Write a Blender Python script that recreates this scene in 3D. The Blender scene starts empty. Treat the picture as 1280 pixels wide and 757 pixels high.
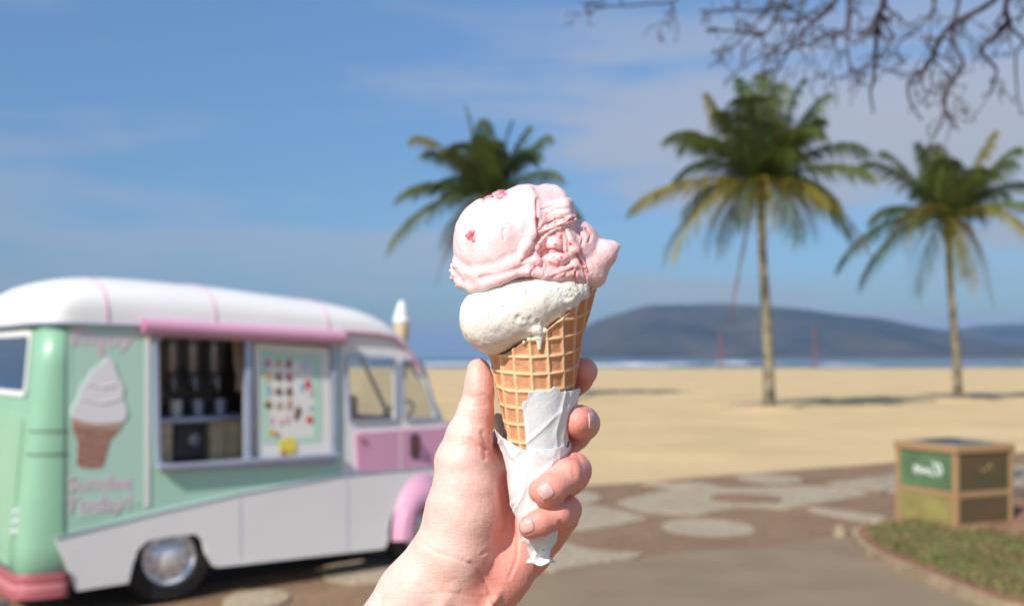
import bpy, bmesh, math, random
import numpy as np
from mathutils import Vector, Matrix, noise as mnoise
from mathutils.bvhtree import BVHTree
from mathutils.geometry import tessellate_polygon

random.seed(7)
R_ = math.radians
SC = bpy.context.scene
COL = SC.collection

# ---------------------------------------------------------------- camera, world, sun, exposure
FPX = 1244.0                       # focal length in pixels of a 1280 px wide frame
HOR = 447.0                        # horizon row
CAMZ = 1.6
cam_d = bpy.data.cameras.new("camera")
cam = bpy.data.objects.new("camera", cam_d)
COL.objects.link(cam)
cam.location = (0, 0, CAMZ)
cam.rotation_euler = (R_(90), 0, 0)
cam_d.sensor_width = 36.0
cam_d.lens = 36.0 * FPX / 1280.0
cam_d.shift_y = (HOR - 378.5) / 1280.0
cam_d.clip_start = 0.05
cam_d.clip_end = 60000
cam_d.dof.use_dof = True
cam_d.dof.focus_distance = 0.485
cam_d.dof.aperture_fstop = 9.0
SC.camera = cam

SUN_TO = Vector((-0.56, -0.83, 0.0)).normalized()
SUN_EL = R_(38)
sun_dir = Vector((SUN_TO.x * math.cos(SUN_EL), SUN_TO.y * math.cos(SUN_EL), math.sin(SUN_EL)))
sl = bpy.data.lights.new("sun", 'SUN')
sl.energy = 4.6
sl.angle = R_(0.6)
sl.color = (1.0, 0.93, 0.83)
so = bpy.data.objects.new("sun", sl)
COL.objects.link(so)
so.rotation_euler = (-sun_dir).to_track_quat('-Z', 'Y').to_euler()

world = bpy.data.worlds.new("World")
SC.world = world
world.use_nodes = True
wn, wl = world.node_tree.nodes, world.node_tree.links
wn.clear()
def WN(t, **k):
    n = wn.new(t)
    for a, b in k.items():
        setattr(n, a, b)
    return n
def wmath(op, a, b=None, clamp=False):
    n = WN('ShaderNodeMath', operation=op, use_clamp=clamp)
    for i, x in enumerate((a, b)):
        if x is None: continue
        if isinstance(x, (int, float)): n.inputs[i].default_value = x
        else: wl.new(x, n.inputs[i])
    return n.outputs[0]
w_out = WN('ShaderNodeOutputWorld')
w_bg = WN('ShaderNodeBackground')
w_bg.inputs[1].default_value = 0.10
sky = WN('ShaderNodeTexSky', sky_type='NISHITA')
sky.sun_disc = False
sky.sun_elevation = SUN_EL
sky.sun_rotation = math.atan2(SUN_TO.x, SUN_TO.y)
sky.air_density = 1.0; sky.dust_density = 0.6; sky.ozone_density = 2.0
tc = WN('ShaderNodeTexCoord')
sep = WN('ShaderNodeSeparateXYZ'); wl.new(tc.outputs['Generated'], sep.inputs[0])
zc = wmath('MAXIMUM', sep.outputs[2], 0.0)
grade = WN('ShaderNodeMix', data_type='RGBA', blend_type='MULTIPLY')
grade.inputs[0].default_value = 1.0
wl.new(sky.outputs[0], grade.inputs[6])
# pale high haze is thinner towards the horizon than the raw sky model gives
gr = WN('ShaderNodeValToRGB')
gr.color_ramp.elements[0].position = 0.0; gr.color_ramp.elements[0].color = (0.37, 0.44, 0.53, 1)
gr.color_ramp.elements[1].position = 0.36; gr.color_ramp.elements[1].color = (0.86, 1.06, 1.22, 1)
e = gr.color_ramp.elements.new(0.12); e.color = (0.55, 0.71, 0.87, 1)
wl.new(zc, gr.inputs[0]); wl.new(gr.outputs[0], grade.inputs[7])
# clouds: long low streaks and a soft bank
mp = WN('ShaderNodeMapping'); mp.inputs['Scale'].default_value = (1.6, 1.6, 9.0); mp.inputs['Location'].default_value = (0.35, 0.2, 0.1)
wl.new(tc.outputs['Generated'], mp.inputs[0])
n1 = WN('ShaderNodeTexNoise'); n1.inputs['Scale'].default_value = 1.5; n1.inputs['Detail'].default_value = 7; n1.inputs['Roughness'].default_value = 0.52
wl.new(mp.outputs[0], n1.inputs['Vector'])
r1 = WN('ShaderNodeMapRange', interpolation_type='SMOOTHSTEP'); r1.inputs['From Min'].default_value = 0.40; r1.inputs['From Max'].default_value = 0.57
wl.new(n1.outputs[0], r1.inputs['Value'])
# more cloud towards the right of the view (east) than the left
side = wmath('MULTIPLY', wmath('ADD', sep.outputs[0], 0.30), 1.6, True)
side = wmath('ADD', wmath('MULTIPLY', side, 0.60), 0.45)
fade = WN('ShaderNodeMapRange'); fade.inputs['From Min'].default_value = 0.22; fade.inputs['From Max'].default_value = 0.36
fade.inputs['To Min'].default_value = 1.0; fade.inputs['To Max'].default_value = 0.25
wl.new(sep.outputs[2], fade.inputs['Value'])
cm = wmath('MULTIPLY', wmath('MULTIPLY', r1.outputs[0], side), fade.outputs[0])
cm = wmath('MULTIPLY', cm, 0.9)
cl = WN('ShaderNodeMix', data_type='RGBA')
wl.new(cm, cl.inputs[0]); wl.new(grade.outputs[2], cl.inputs[6])
cr = WN('ShaderNodeValToRGB')
cr.color_ramp.elements[0].position = 0.0; cr.color_ramp.elements[0].color = (3.1, 3.55, 4.2, 1)
cr.color_ramp.elements[1].position = 0.3; cr.color_ramp.elements[1].color = (4.4, 4.55, 5.2, 1)
wl.new(zc, cr.inputs[0]); wl.new(cr.outputs[0], cl.inputs[7])
wl.new(cl.outputs[2], w_bg.inputs[0]); wl.new(w_bg.outputs[0], w_out.inputs[0])

SC.view_settings.view_transform = 'Standard'
SC.view_settings.look = 'None'
SC.view_settings.exposure = 0.20
SC.view_settings.gamma = 1.0
SC.render.engine = 'CYCLES'
SC.cycles.use_denoising = True
SC.cycles.max_bounces = 8
SC.cycles.transparent_max_bounces = 12
SC.cycles.volume_bounces = 0
SC.cycles.caustics_reflective = False
SC.cycles.caustics_refractive = False

# ---------------------------------------------------------------- pixel -> place helpers
def ray(u, v):
    return Vector(((u - 640) / FPX, 1.0, (HOR - v) / FPX))
def PT(u, v, d):
    r = ray(u, v); return Vector((r.x * d, d, CAMZ + r.z * d))
def G(u, v, z=0.0):
    d = (CAMZ - z) * FPX / (v - HOR)
    return Vector(((u - 640) / FPX * d, d, z))

# ---------------------------------------------------------------- object helpers
def tag(o, label=None, cat=None, group=None, kind=None):
    if label: o['label'] = label
    if cat: o['category'] = cat
    if group: o['group'] = group
    if kind: o['kind'] = kind
    return o
def empty(name, loc=(0, 0, 0), rz=0.0):
    o = bpy.data.objects.new(name, None); COL.objects.link(o)
    o.location = loc; o.rotation_euler = (0, 0, rz); o.empty_display_size = 0.1
    return o
def link(name, me, parent=None, loc=None):
    o = bpy.data.objects.new(name, me); COL.objects.link(o)
    if parent: o.parent = parent
    if loc is not None: o.location = loc
    return o
def mesh_from(name, verts, faces, mats, smooth=False, fmat=None):
    me = bpy.data.meshes.new(name)
    me.from_pydata([tuple(v) for v in verts], [], faces)
    for m in (mats if isinstance(mats, (list, tuple)) else [mats]): me.materials.append(m)
    if fmat is not None: me.polygons.foreach_set('material_index', fmat)
    if smooth: me.polygons.foreach_set('use_smooth', [True] * len(me.polygons))
    me.update()
    return me
def np_mesh(name, V, Q, mat, smooth=True):
    me = bpy.data.meshes.new(name)
    n = len(V); m, k = Q.shape
    me.vertices.add(n); me.vertices.foreach_set('co', np.asarray(V, np.float32).ravel())
    me.loops.add(m * k); me.loops.foreach_set('vertex_index', Q.astype(np.int32).ravel())
    me.polygons.add(m); me.polygons.foreach_set('loop_start', np.arange(m, dtype=np.int32) * k)
    me.polygons.foreach_set('use_smooth', np.full(m, smooth))
    me.update(calc_edges=True); me.validate()
    me.materials.append(mat)
    return me

class MB:
    """collects simple shapes, then links them as one mesh object"""
    def __init__(s): s.v = []; s.f = []; s.m = []; s.mi = 0
    def add(s, vs, fs):
        b = len(s.v); s.v += [Vector(v) for v in vs]
        s.f += [tuple(b + i for i in f) for f in fs]; s.m += [s.mi] * len(fs)
        return s
    def box(s, lo, hi, M=None):
        x0, y0, z0 = lo; x1, y1, z1 = hi
        vs = [Vector(p) for p in ((x0,y0,z0),(x1,y0,z0),(x1,y1,z0),(x0,y1,z0),(x0,y0,z1),(x1,y0,z1),(x1,y1,z1),(x0,y1,z1))]
        if M: vs = [M @ v for v in vs]
        return s.add(vs, [(0,3,2,1),(4,5,6,7),(0,1,5,4),(1,2,6,5),(2,3,7,6),(3,0,4,7)])
    def tube(s, pts, rad, n=8, caps=True):
        pts = [Vector(p) for p in pts]
        if not isinstance(rad, (list, tuple)): rad = [rad] * len(pts)
        vs = []; prev = None
        for i, p in enumerate(pts):
            t = (pts[min(i+1, len(pts)-1)] - pts[max(i-1, 0)]).normalized()
            if prev is None:
                a = t.orthogonal().normalized()
            else:
                a = (prev - t * prev.dot(t))
                a = a.normalized() if a.length > 1e-6 else t.orthogonal().normalized()
            prev = a; b = t.cross(a)
            for k in range(n):
                an = 2 * math.pi * k / n
                vs.append(p + (a * math.cos(an) + b * math.sin(an)) * rad[i])
        fs = []
        for i in range(len(pts) - 1):
            for k in range(n):
                k2 = (k + 1) % n
                fs.append((i*n+k, i*n+k2, (i+1)*n+k2, (i+1)*n+k))
        if caps:
            fs.append(tuple(reversed(range(n)))); fs.append(tuple(range((len(pts)-1)*n, len(pts)*n)))
        return s.add(vs, fs)
    def lathe(s, prof, n=24, M=None, close=False):
        """profile of (r, z) about local z"""
        vs = []
        for r, z in prof:
            for k in range(n):
                a = 2 * math.pi * k / n
                v = Vector((r * math.cos(a), r * math.sin(a), z)); vs.append(M @ v if M else v)
        fs = [(i*n+k, i*n+(k+1)%n, (i+1)*n+(k+1)%n, (i+1)*n+k) for i in range(len(prof)-1) for k in range(n)]
        if close:
            fs.append(tuple(reversed(range(n)))); fs.append(tuple(range((len(prof)-1)*n, len(prof)*n)))
        return s.add(vs, fs)
    def plate(s, outer, y0, y1, holes=(), M=None):
        """polygon (x,z) with holes, extruded from y0 to y1"""
        loops = [list(outer)] + [list(h) for h in holes]
        tris = tessellate_polygon([[Vector((p[0], p[1], 0)) for p in l] for l in loops])
        flat = [p for l in loops for p in l]; n = len(flat)
        vs = [Vector((p[0], y0, p[1])) for p in flat] + [Vector((p[0], y1, p[1])) for p in flat]
        if M: vs = [M @ v for v in vs]
        fs = []
        for t in tris:
            a, b, c = (flat[i] for i in t)
            area = (b[0]-a[0])*(c[1]-a[1]) - (b[1]-a[1])*(c[0]-a[0])
            t = tuple(t) if area > 0 else tuple(reversed(t))
            fs.append(t); fs.append(tuple(n + i for i in reversed(t)))
        b0 = 0
        for l in loops:
            m = len(l)
            for i in range(m):
                j = (i + 1) % m
                fs.append((b0+i, b0+j, n+b0+j, n+b0+i))
            b0 += m
        return s.add(vs, fs)
    def build(s, name, mats, parent=None, smooth=False, bevel=0.0, loc=None, fix=True):
        me = mesh_from(name, s.v, s.f, mats, smooth, s.m)
        if fix:
            bm = bmesh.new(); bm.from_mesh(me); bmesh.ops.recalc_face_normals(bm, faces=bm.faces)
            bm.to_mesh(me); bm.free()
        o = link(name, me, parent, loc)
        if bevel > 0:
            b = o.modifiers.new('bevel', 'BEVEL'); b.width = bevel; b.segments = 2; b.limit_method = 'ANGLE'; b.angle_limit = R_(35)
        if smooth: me.set_sharp_from_angle(angle=R_(40))
        return o

def rrect(x0, z0, x1, z1, r, n=5):
    p = []
    for cx, cz, a0 in ((x1-r, z1-r, 0), (x0+r, z1-r, 90), (x0+r, z0+r, 180), (x1-r, z0+r, 270)):
        for k in range(n + 1):
            a = R_(a0 + 90 * k / n); p.append((cx + r * math.cos(a), cz + r * math.sin(a)))
    return p
def rpoly(pts, r, n=4):
    """polygon with rounded corners"""
    out = []; m = len(pts)
    for i in range(m):
        a, b, c = (Vector(pts[(i+k) % m] + (0,)) for k in (-1, 0, 1))
        rr = min(r, (a-b).length*.45, (c-b).length*.45)
        p0 = b + (a-b).normalized()*rr; p1 = b + (c-b).normalized()*rr
        for k in range(n + 1):
            t = k / n; q = p0*(1-t)**2 + b*2*t*(1-t) + p1*t*t
            out.append((q.x, q.y))
    return out
def inset(pts, d):
    m = len(pts); ar = sum(pts[i][0]*pts[(i+1)%m][1]-pts[(i+1)%m][0]*pts[i][1] for i in range(m)); sg = 1 if ar > 0 else -1
    out = []
    for i in range(m):
        a, b, c = (Vector(pts[(i+k) % m]) for k in (-1, 0, 1))
        t = (c - a)
        if t.length < 1e-9: out.append(tuple(b)); continue
        t.normalize(); nrm = Vector((-t.y, t.x)) * sg
        q = b + nrm * d; out.append((q.x, q.y))
    return out

# ---------------------------------------------------------------- materials
def mat(name, base, rough=0.6, var=0.0, vscale=5.0, bump=0.0, bscale=30.0, metallic=0.0, spec=0.5, coat=0.0,
        sss=0.0, sssr=(1, .4, .25), ssss=0.004, detail=4, col2=None, coords='Object', bdist=0.01, emit=None, trans=0.0):
    m = bpy.data.materials.new(name); m.use_nodes = True
    nt = m.node_tree; N, L = nt.nodes, nt.links
    p = N['Principled BSDF']
    p.inputs['Base Color'].default_value = (*base, 1)
    p.inputs['Roughness'].default_value = rough
    p.inputs['Metallic'].default_value = metallic
    p.inputs['Specular IOR Level'].default_value = spec
    p.inputs['Coat Weight'].default_value = coat
    if trans: p.inputs['Transmission Weight'].default_value = trans
    if sss:
        p.inputs['Subsurface Weight'].default_value = sss
        p.inputs['Subsurface Radius'].default_value = sssr
        p.inputs['Subsurface Scale'].default_value = ssss
    t = N.new('ShaderNodeTexCoord')
    if var or col2:
        no = N.new('ShaderNodeTexNoise'); no.inputs['Scale'].default_value = vscale; no.inputs['Detail'].default_value = detail
        L.new(t.outputs[coords], no.inputs['Vector'])
        r = N.new('ShaderNodeValToRGB')
        c2 = col2 if col2 else tuple(c * (1 - var) for c in base)
        c1 = base if col2 else tuple(min(1, c * (1 + var * .6)) for c in base)
        r.color_ramp.elements[0].position = .35; r.color_ramp.elements[0].color = (*c2, 1)
        r.color_ramp.elements[1].position = .65; r.color_ramp.elements[1].color = (*c1, 1)
        L.new(no.outputs[0], r.inputs[0]); L.new(r.outputs[0], p.inputs['Base Color'])
    if bump:
        no = N.new('ShaderNodeTexNoise'); no.inputs['Scale'].default_value = bscale; no.inputs['Detail'].default_value = 5
        L.new(t.outputs[coords], no.inputs['Vector'])
        b = N.new('ShaderNodeBump'); b.inputs['Strength'].default_value = bump; b.inputs['Distance'].default_value = bdist
        L.new(no.outputs[0], b.inputs['Height']); L.new(b.outputs[0], p.inputs['Normal'])
    return m
def noise_node(N, L, src, sc, det=4, rough=.5, stretch=None):
    n = N.new('ShaderNodeTexNoise'); n.inputs['Scale'].default_value = sc; n.inputs['Detail'].default_value = det; n.inputs['Roughness'].default_value = rough
    if stretch:
        mpn = N.new('ShaderNodeMapping'); mpn.inputs['Scale'].default_value = stretch[:3]
        if len(stretch) > 3: mpn.inputs['Rotation'].default_value = (0, stretch[3], 0)
        L.new(src, mpn.inputs[0]); src = mpn.outputs[0]
    L.new(src, n.inputs['Vector']); return n
def nodes_of(m): return m.node_tree.nodes, m.node_tree.links, m.node_tree.nodes['Principled BSDF']

# ---------------------------------------------------------------- numpy noise and distance fields
def _hash(ix, iy, iz):
    h = (ix.astype(np.int64) * 374761393 + iy.astype(np.int64) * 668265263 + iz.astype(np.int64) * 2147483647 * 3 + iz.astype(np.int64) * 1274126177) & 0xffffffff
    h = ((h ^ (h >> 13)) * 1274126177) & 0xffffffff
    h = (h ^ (h >> 16)) & 0xffff
    return h.astype(np.float32) / 32767.5 - 1.0
def vnoise(P):
    F = np.floor(P); f = (P - F).astype(np.float32); I = F.astype(np.int64)
    f = f * f * f * (f * (f * 6 - 15) + 10)
    o = 0
    for dx in (0, 1):
        wx = f[..., 0] if dx else 1 - f[..., 0]
        for dy in (0, 1):
            wy = f[..., 1] if dy else 1 - f[..., 1]
            for dz in (0, 1):
                wz = f[..., 2] if dz else 1 - f[..., 2]
                o = o + wx * wy * wz * _hash(I[..., 0] + dx, I[..., 1] + dy, I[..., 2] + dz)
    return o
def fbm(P, sc, octv=3, gain=.5, seed=0):
    a, o, s = 1.0, 0, 0
    for k in range(octv):
        o = o + a * vnoise(P / sc + seed * 17.3 + k * 5.1); s += a; a *= gain; sc /= 2.03
    return o / s

class Field:
    def __init__(s, lo, hi, h):
        s.lo = np.array(lo, float); s.h = h
        s.n = np.ceil((np.array(hi) - s.lo) / h).astype(int) + 1
        s.ax = [s.lo[i] + h * np.arange(s.n[i]) for i in range(3)]
        s.F = np.full(tuple(s.n), 30.0, np.float32)
    def _blk(s, lo, hi, m):
        sl = []
        for i in range(3):
            a = max(0, int((lo[i] - m - s.lo[i]) / s.h)); b = min(s.n[i], int((hi[i] + m - s.lo[i]) / s.h) + 2)
            if b <= a: return None
            sl.append(slice(a, b))
        return tuple(sl)
    def _xyz(s, b):
        return (s.ax[0][b[0]][:, None, None].astype(np.float32), s.ax[1][b[1]][None, :, None].astype(np.float32), s.ax[2][b[2]][None, None, :].astype(np.float32))
    def comb(s, b, d, k, sub=False):
        f = s.F[b]
        if sub:
            if k <= 0: s.F[b] = np.maximum(f, -d)
            else:
                h = np.clip(.5 - .5 * (f + d) / k, 0, 1); s.F[b] = f * (1 - h) - d * h + k * h * (1 - h)
        else:
            if k <= 0: s.F[b] = np.minimum(f, d)
            else:
                h = np.clip(.5 + .5 * (f - d) / k, 0, 1); s.F[b] = f * (1 - h) + d * h - k * h * (1 - h)
    def cap(s, a, ra, c, rc, k=3, sub=False):
        a = np.array(a, float); c = np.array(c, float); m = max(ra, rc)
        b = s._blk(np.minimum(a, c) - m, np.maximum(a, c) + m, k + 4)
        if b is None: return s
        X, Y, Z = s._xyz(b); d = c - a; L2 = float(d @ d) + 1e-9
        t = np.clip(((X-a[0])*d[0] + (Y-a[1])*d[1] + (Z-a[2])*d[2]) / L2, 0, 1)
        t = t - 0
        q = np.sqrt((X-a[0]-t*d[0])**2 + (Y-a[1]-t*d[1])**2 + (Z-a[2]-t*d[2])**2) - (ra + (rc-ra)*t)
        s.comb(b, q, k, sub); return s
    def chain(s, pts, k=3, sub=False):
        for p, q in zip(pts[:-1], pts[1:]): s.cap(p[:3], p[3], q[:3], q[3], k, sub)
        return s
    def ell(s, c, r, k=3, rot=None, sub=False):
        c = np.array(c, float); r = np.array(r, float); m = r.max()
        b = s._blk(c - m, c + m, k + 4)
        if b is None: return s
        X, Y, Z = s._xyz(b); X = X - c[0]; Y = Y - c[1]; Z = Z - c[2]
        if rot is not None:
            Rm = np.array(rot.transposed())
            X, Y, Z = (Rm[i][0]*X + Rm[i][1]*Y + Rm[i][2]*Z for i in range(3))
        k0 = np.sqrt((X/r[0])**2 + (Y/r[1])**2 + (Z/r[2])**2)
        k1 = np.sqrt((X/r[0]**2)**2 + (Y/r[1]**2)**2 + (Z/r[2]**2)**2) + 1e-6
        s.comb(b, k0 * (k0 - 1) / k1, k, sub); return s
    def rbox(s, c, hs, rr, k=3, rot=None, sub=False):
        c = np.array(c, float); m = float(np.linalg.norm(hs))
        b = s._blk(c - m, c + m, k + 4)
        if b is None: return s
        X, Y, Z = s._xyz(b); X = X - c[0]; Y = Y - c[1]; Z = Z - c[2]
        if rot is not None:
            Rm = np.array(rot.transposed())
            X, Y, Z = (Rm[i][0]*X + Rm[i][1]*Y + Rm[i][2]*Z for i in range(3))
        qx, qy, qz = (np.abs(v) - (h_ - rr) + 0*X*Y*Z for v, h_ in zip((X, Y, Z), hs))
        d = np.sqrt(np.maximum(qx,0)**2 + np.maximum(qy,0)**2 + np.maximum(qz,0)**2) + np.minimum(np.maximum(qx, np.maximum(qy, qz)), 0) - rr
        s.comb(b, d, k, sub); return s
    def union(s, o, k): s.comb((slice(None),)*3, o.F, k); return s
    def mesh(s):
        F = s.F; S = F < 0; n = F.shape
        def sh(A, dx, dy, dz): return A[dx:n[0]-1+dx, dy:n[1]-1+dy, dz:n[2]-1+dz]
        cnt = np.zeros((n[0]-1, n[1]-1, n[2]-1), np.int8)
        for dx in (0,1):
            for dy in (0,1):
                for dz in (0,1): cnt += sh(S, dx, dy, dz)
        act = (cnt > 0) & (cnt < 8); I, J, K = np.nonzero(act); N = len(I)
        idx = np.full(cnt.shape, -1, np.int32); idx[act] = np.arange(N)
        acc = np.zeros((N, 3)); c = np.zeros(N)
        cor = [(0,0,0),(1,0,0),(0,1,0),(1,1,0),(0,0,1),(1,0,1),(0,1,1),(1,1,1)]
        for i, a in enumerate(cor):
            for b in cor[i+1:]:
                if sum(abs(x-y) for x, y in zip(a, b)) != 1: continue
                fa = F[I+a[0], J+a[1], K+a[2]]; fb = F[I+b[0], J+b[1], K+b[2]]
                x = (fa < 0) != (fb < 0); t = np.where(x, fa / np.where(x, fa - fb, 1), 0)
                for ax in range(3): acc[:, ax] += np.where(x, a[ax] + t * (b[ax] - a[ax]), 0)
                c += x
        V = (acc / c[:, None] + np.stack([I, J, K], 1)) * s.h + s.lo
        Q = []
        for ax in range(3):
            o1, o2 = [(1,2),(2,0),(0,1)][ax]
            sl0 = [slice(1, n[i]-1) for i in range(3)]; sl0[ax] = slice(0, n[ax]-1)
            sl1 = list(sl0); sl1[ax] = slice(1, n[ax])
            A = S[tuple(sl0)]; B = S[tuple(sl1)]
            P = np.argwhere(A != B); fl = A[tuple(P.T)]
            P = P + np.array([sl0[i].start for i in range(3)])
            e1 = np.zeros(3, int); e1[o1] = 1; e2 = np.zeros(3, int); e2[o2] = 1
            q = [idx[tuple((P - a).T)] for a in (e1*0, e1, e1+e2, e2)]
            q = np.stack(q, 1); q[~fl] = q[~fl][:, ::-1]; Q.append(q)
        Q = np.concatenate(Q); Q = Q[(Q >= 0).all(1)]
        return V, Q
def smooth_v(V, Q, it=2, lam=.5):
    E = np.concatenate([Q[:, [0,1]], Q[:, [1,2]], Q[:, [2,3]], Q[:, [3,0]]]); E = np.concatenate([E, E[:, ::-1]])
    deg = np.bincount(E[:, 0], minlength=len(V))[:, None]
    for _ in range(it):
        A = np.stack([np.bincount(E[:, 0], weights=V[E[:, 1], i], minlength=len(V)) for i in range(3)], 1) / np.maximum(deg, 1)
        V = V + lam * (A - V)
    return V
def vnormals(V, Q):
    a = V[Q[:, 2]] - V[Q[:, 0]]; b = V[Q[:, 3]] - V[Q[:, 1]]; fn = np.cross(a, b)
    N = np.zeros_like(V)
    for i in range(4):
        for ax in range(3): N[:, ax] += np.bincount(Q[:, i], weights=fn[:, ax], minlength=len(V))
    return N / (np.linalg.norm(N, axis=1)[:, None] + 1e-9)
D0 = 0.5; SP = D0 / FPX               # hand-held things are laid out in units of one photo pixel at half a metre
def hero(V):
    Y = D0 + V[:, 2] * SP
    return np.stack([(V[:, 0] - 640) / FPX * Y, Y, CAMZ + (HOR - V[:, 1]) / FPX * Y], 1)
def attr(me, name, vals):
    a = me.attributes.new(name, 'FLOAT', 'POINT'); a.data.foreach_set('value', np.asarray(vals, np.float32))
def seg_dist(P, pts):
    d = np.full(len(P), 1e9); 
    for a, b in zip(pts[:-1], pts[1:]):
        a = np.array(a[:2], float); b = np.array(b[:2], float); ab = b - a
        t = np.clip(((P[:, :2] - a) @ ab) / (ab @ ab), 0, 1)
        d = np.minimum(d, np.linalg.norm(P[:, :2] - a - t[:, None] * ab, axis=1))
    return d
def sstep(x, a, b):
    t = np.clip((x - a) / (b - a), 0, 1); return t * t * (3 - 2 * t)

# ================================================================ THE HAND WITH THE ICE CREAM
def flipfix(V, Q):
    a, b, c, d = (V[Q[:, i]] for i in range(4))
    vol = np.einsum('ij,ij->i', a, np.cross(b, c)).sum() + np.einsum('ij,ij->i', a, np.cross(c, d)).sum()
    return Q if vol > 0 else Q[:, ::-1].copy()

# ---- skin
m_skin = mat('skin', (0.80, 0.56, 0.46), 0.45, sss=0.22, sssr=(1.0, .36, .2), ssss=0.0035, spec=.4)
N, L, P_ = nodes_of(m_skin)
tcn = N.new('ShaderNodeTexCoord')
at_ = N.new('ShaderNodeAttribute'); at_.attribute_name = 'blush'
nz = noise_node(N, L, tcn.outputs['Object'], 90, 5, .6)
ad = N.new('ShaderNodeMath'); ad.operation = 'MULTIPLY_ADD'
L.new(nz.outputs[0], ad.inputs[0]); ad.inputs[1].default_value = .75; L.new(at_.outputs['Fac'], ad.inputs[2])
rp = N.new('ShaderNodeValToRGB')
rp.color_ramp.elements[0].position = .2; rp.color_ramp.elements[0].color = (.84, .63, .57, 1)
rp.color_ramp.elements[1].position = 1.15 if False else 1.0; rp.color_ramp.elements[1].color = (.77, .32, .26, 1)
ee = rp.color_ramp.elements.new(.55); ee.color = (.82, .52, .45, 1)
L.new(ad.outputs[0], rp.inputs[0]); L.new(rp.outputs[0], P_.inputs['Base Color'])
nb1 = noise_node(N, L, tcn.outputs['Object'], 420, 6, .65)
nb2 = noise_node(N, L, tcn.outputs['Object'], 160, 4, .6, (1, 1, 5.5, .25))
nb3 = noise_node(N, L, tcn.outputs['Object'], 150, 4, .6, (5, 1, 1, -.5))
mx = N.new('ShaderNodeMath'); mx.operation = 'ADD'; L.new(nb1.outputs[0], mx.inputs[0]); L.new(nb2.outputs[0], mx.inputs[1])
mx2 = N.new('ShaderNodeMath'); mx2.operation = 'ADD'; L.new(mx.outputs[0], mx2.inputs[0]); L.new(nb3.outputs[0], mx2.inputs[1])
bp = N.new('ShaderNodeBump'); bp.inputs['Strength'].default_value = .34; bp.inputs['Distance'].default_value = .0008
L.new(mx2.outputs[0], bp.inputs['Height']); L.new(bp.outputs[0], P_.inputs['Normal'])

LO = (405, 425, -75); HI = (770, 905, 130); HH = 1.7
def fld(): return Field(LO, HI, HH)
palm = fld()
# forearm and wrist
palm.chain([(430, 930, 44, 60), (497, 788, 30, 50), (519, 745, 24, 46), (545, 708, 18, 43)], 14)
palm.chain([(478, 950, 46, 60), (545, 830, 34, 50), (572, 782, 30, 44), (585, 750, 28, 40)], 18)
# metacarpals
palm.chain([(560, 760, 26, 40), (640, 548, 50, 24)], 18)
palm.chain([(575, 760, 28, 36), (664, 584, 56, 23)], 18)
palm.chain([(592, 762, 30, 34), (676, 628, 52, 22)], 18)
palm.chain([(604, 756, 32, 34), (630, 720, 34, 28), (662, 692, 36, 24), (682, 672, 42, 20)], 16)
# ball of the thumb
palm.chain([(560, 735, 16, 44), (569, 690, 8, 46), (577, 645, 4, 44), (581, 610, 0, 40)], 16)
palm.chain([(581, 610, 0, 40), (579, 578, -2, 35), (586, 548, -3, 29), (594.5, 516, -4, 23), (599, 492, -5, 18.5), (599.5, 476, -5, 16.5), (598.5, 462, -5, 14.2)], 5)
palm.ell((597, 482, -10), (15, 24, 15), 6)
# web between thumb and index
palm.chain([(588, 590, 12, 26), (640, 560, 48, 22)], 16)
# heel of the hand, outer side
palm.ell((625, 722, 18), (40, 34, 26), 14, Matrix.Rotation(R_(-35), 3, 'Z'))
# hollow of the palm that the napkin lies in
palm.chain([(640, 585, -12, 22), (664, 655, -8, 19), (676, 700, -8, 14)], 12, sub=True)
# tendons at the wrist
palm.chain([(584, 708, -22, 3), (566, 734, -22, 5), (546, 770, -22, 6), (505, 850, -22, 6)], 9)
palm.chain([(622, 742, -6, 3), (606, 770, -14, 4), (580, 830, -20, 5)], 9)
hand = palm
fingers = [
    [(640, 548, 50, 23), (694, 494, 76, 21), (722, 472, 62, 19.5), (729, 464, 40, 17), (730, 463, 30, 15)],
    [(664, 584, 56, 23), (716, 541, 74, 22), (729, 529, 42, 20.5), (725, 527, 10, 20.5), (722.5, 527, -6, 18.5)],
    [(676, 628, 52, 22), (714, 594, 42, 22.5), (717, 588, 4, 22.5), (708, 595, -26, 21.5), (690, 609, -42, 20.5), (683.5, 614.5, -46, 19)],
    [(684, 674, 42, 20), (704, 646, 14, 19.5), (708, 637, -6, 19), (697, 643, -28, 18), (675, 653, -38, 17), (663.5, 658, -40, 15.8)],
]
for fg in fingers:
    f = fld(); f.chain(fg, 4)
    hand.union(f, 3.0)
hand.ell((668, 612, -46), (7, 12, 9), 6)
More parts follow.
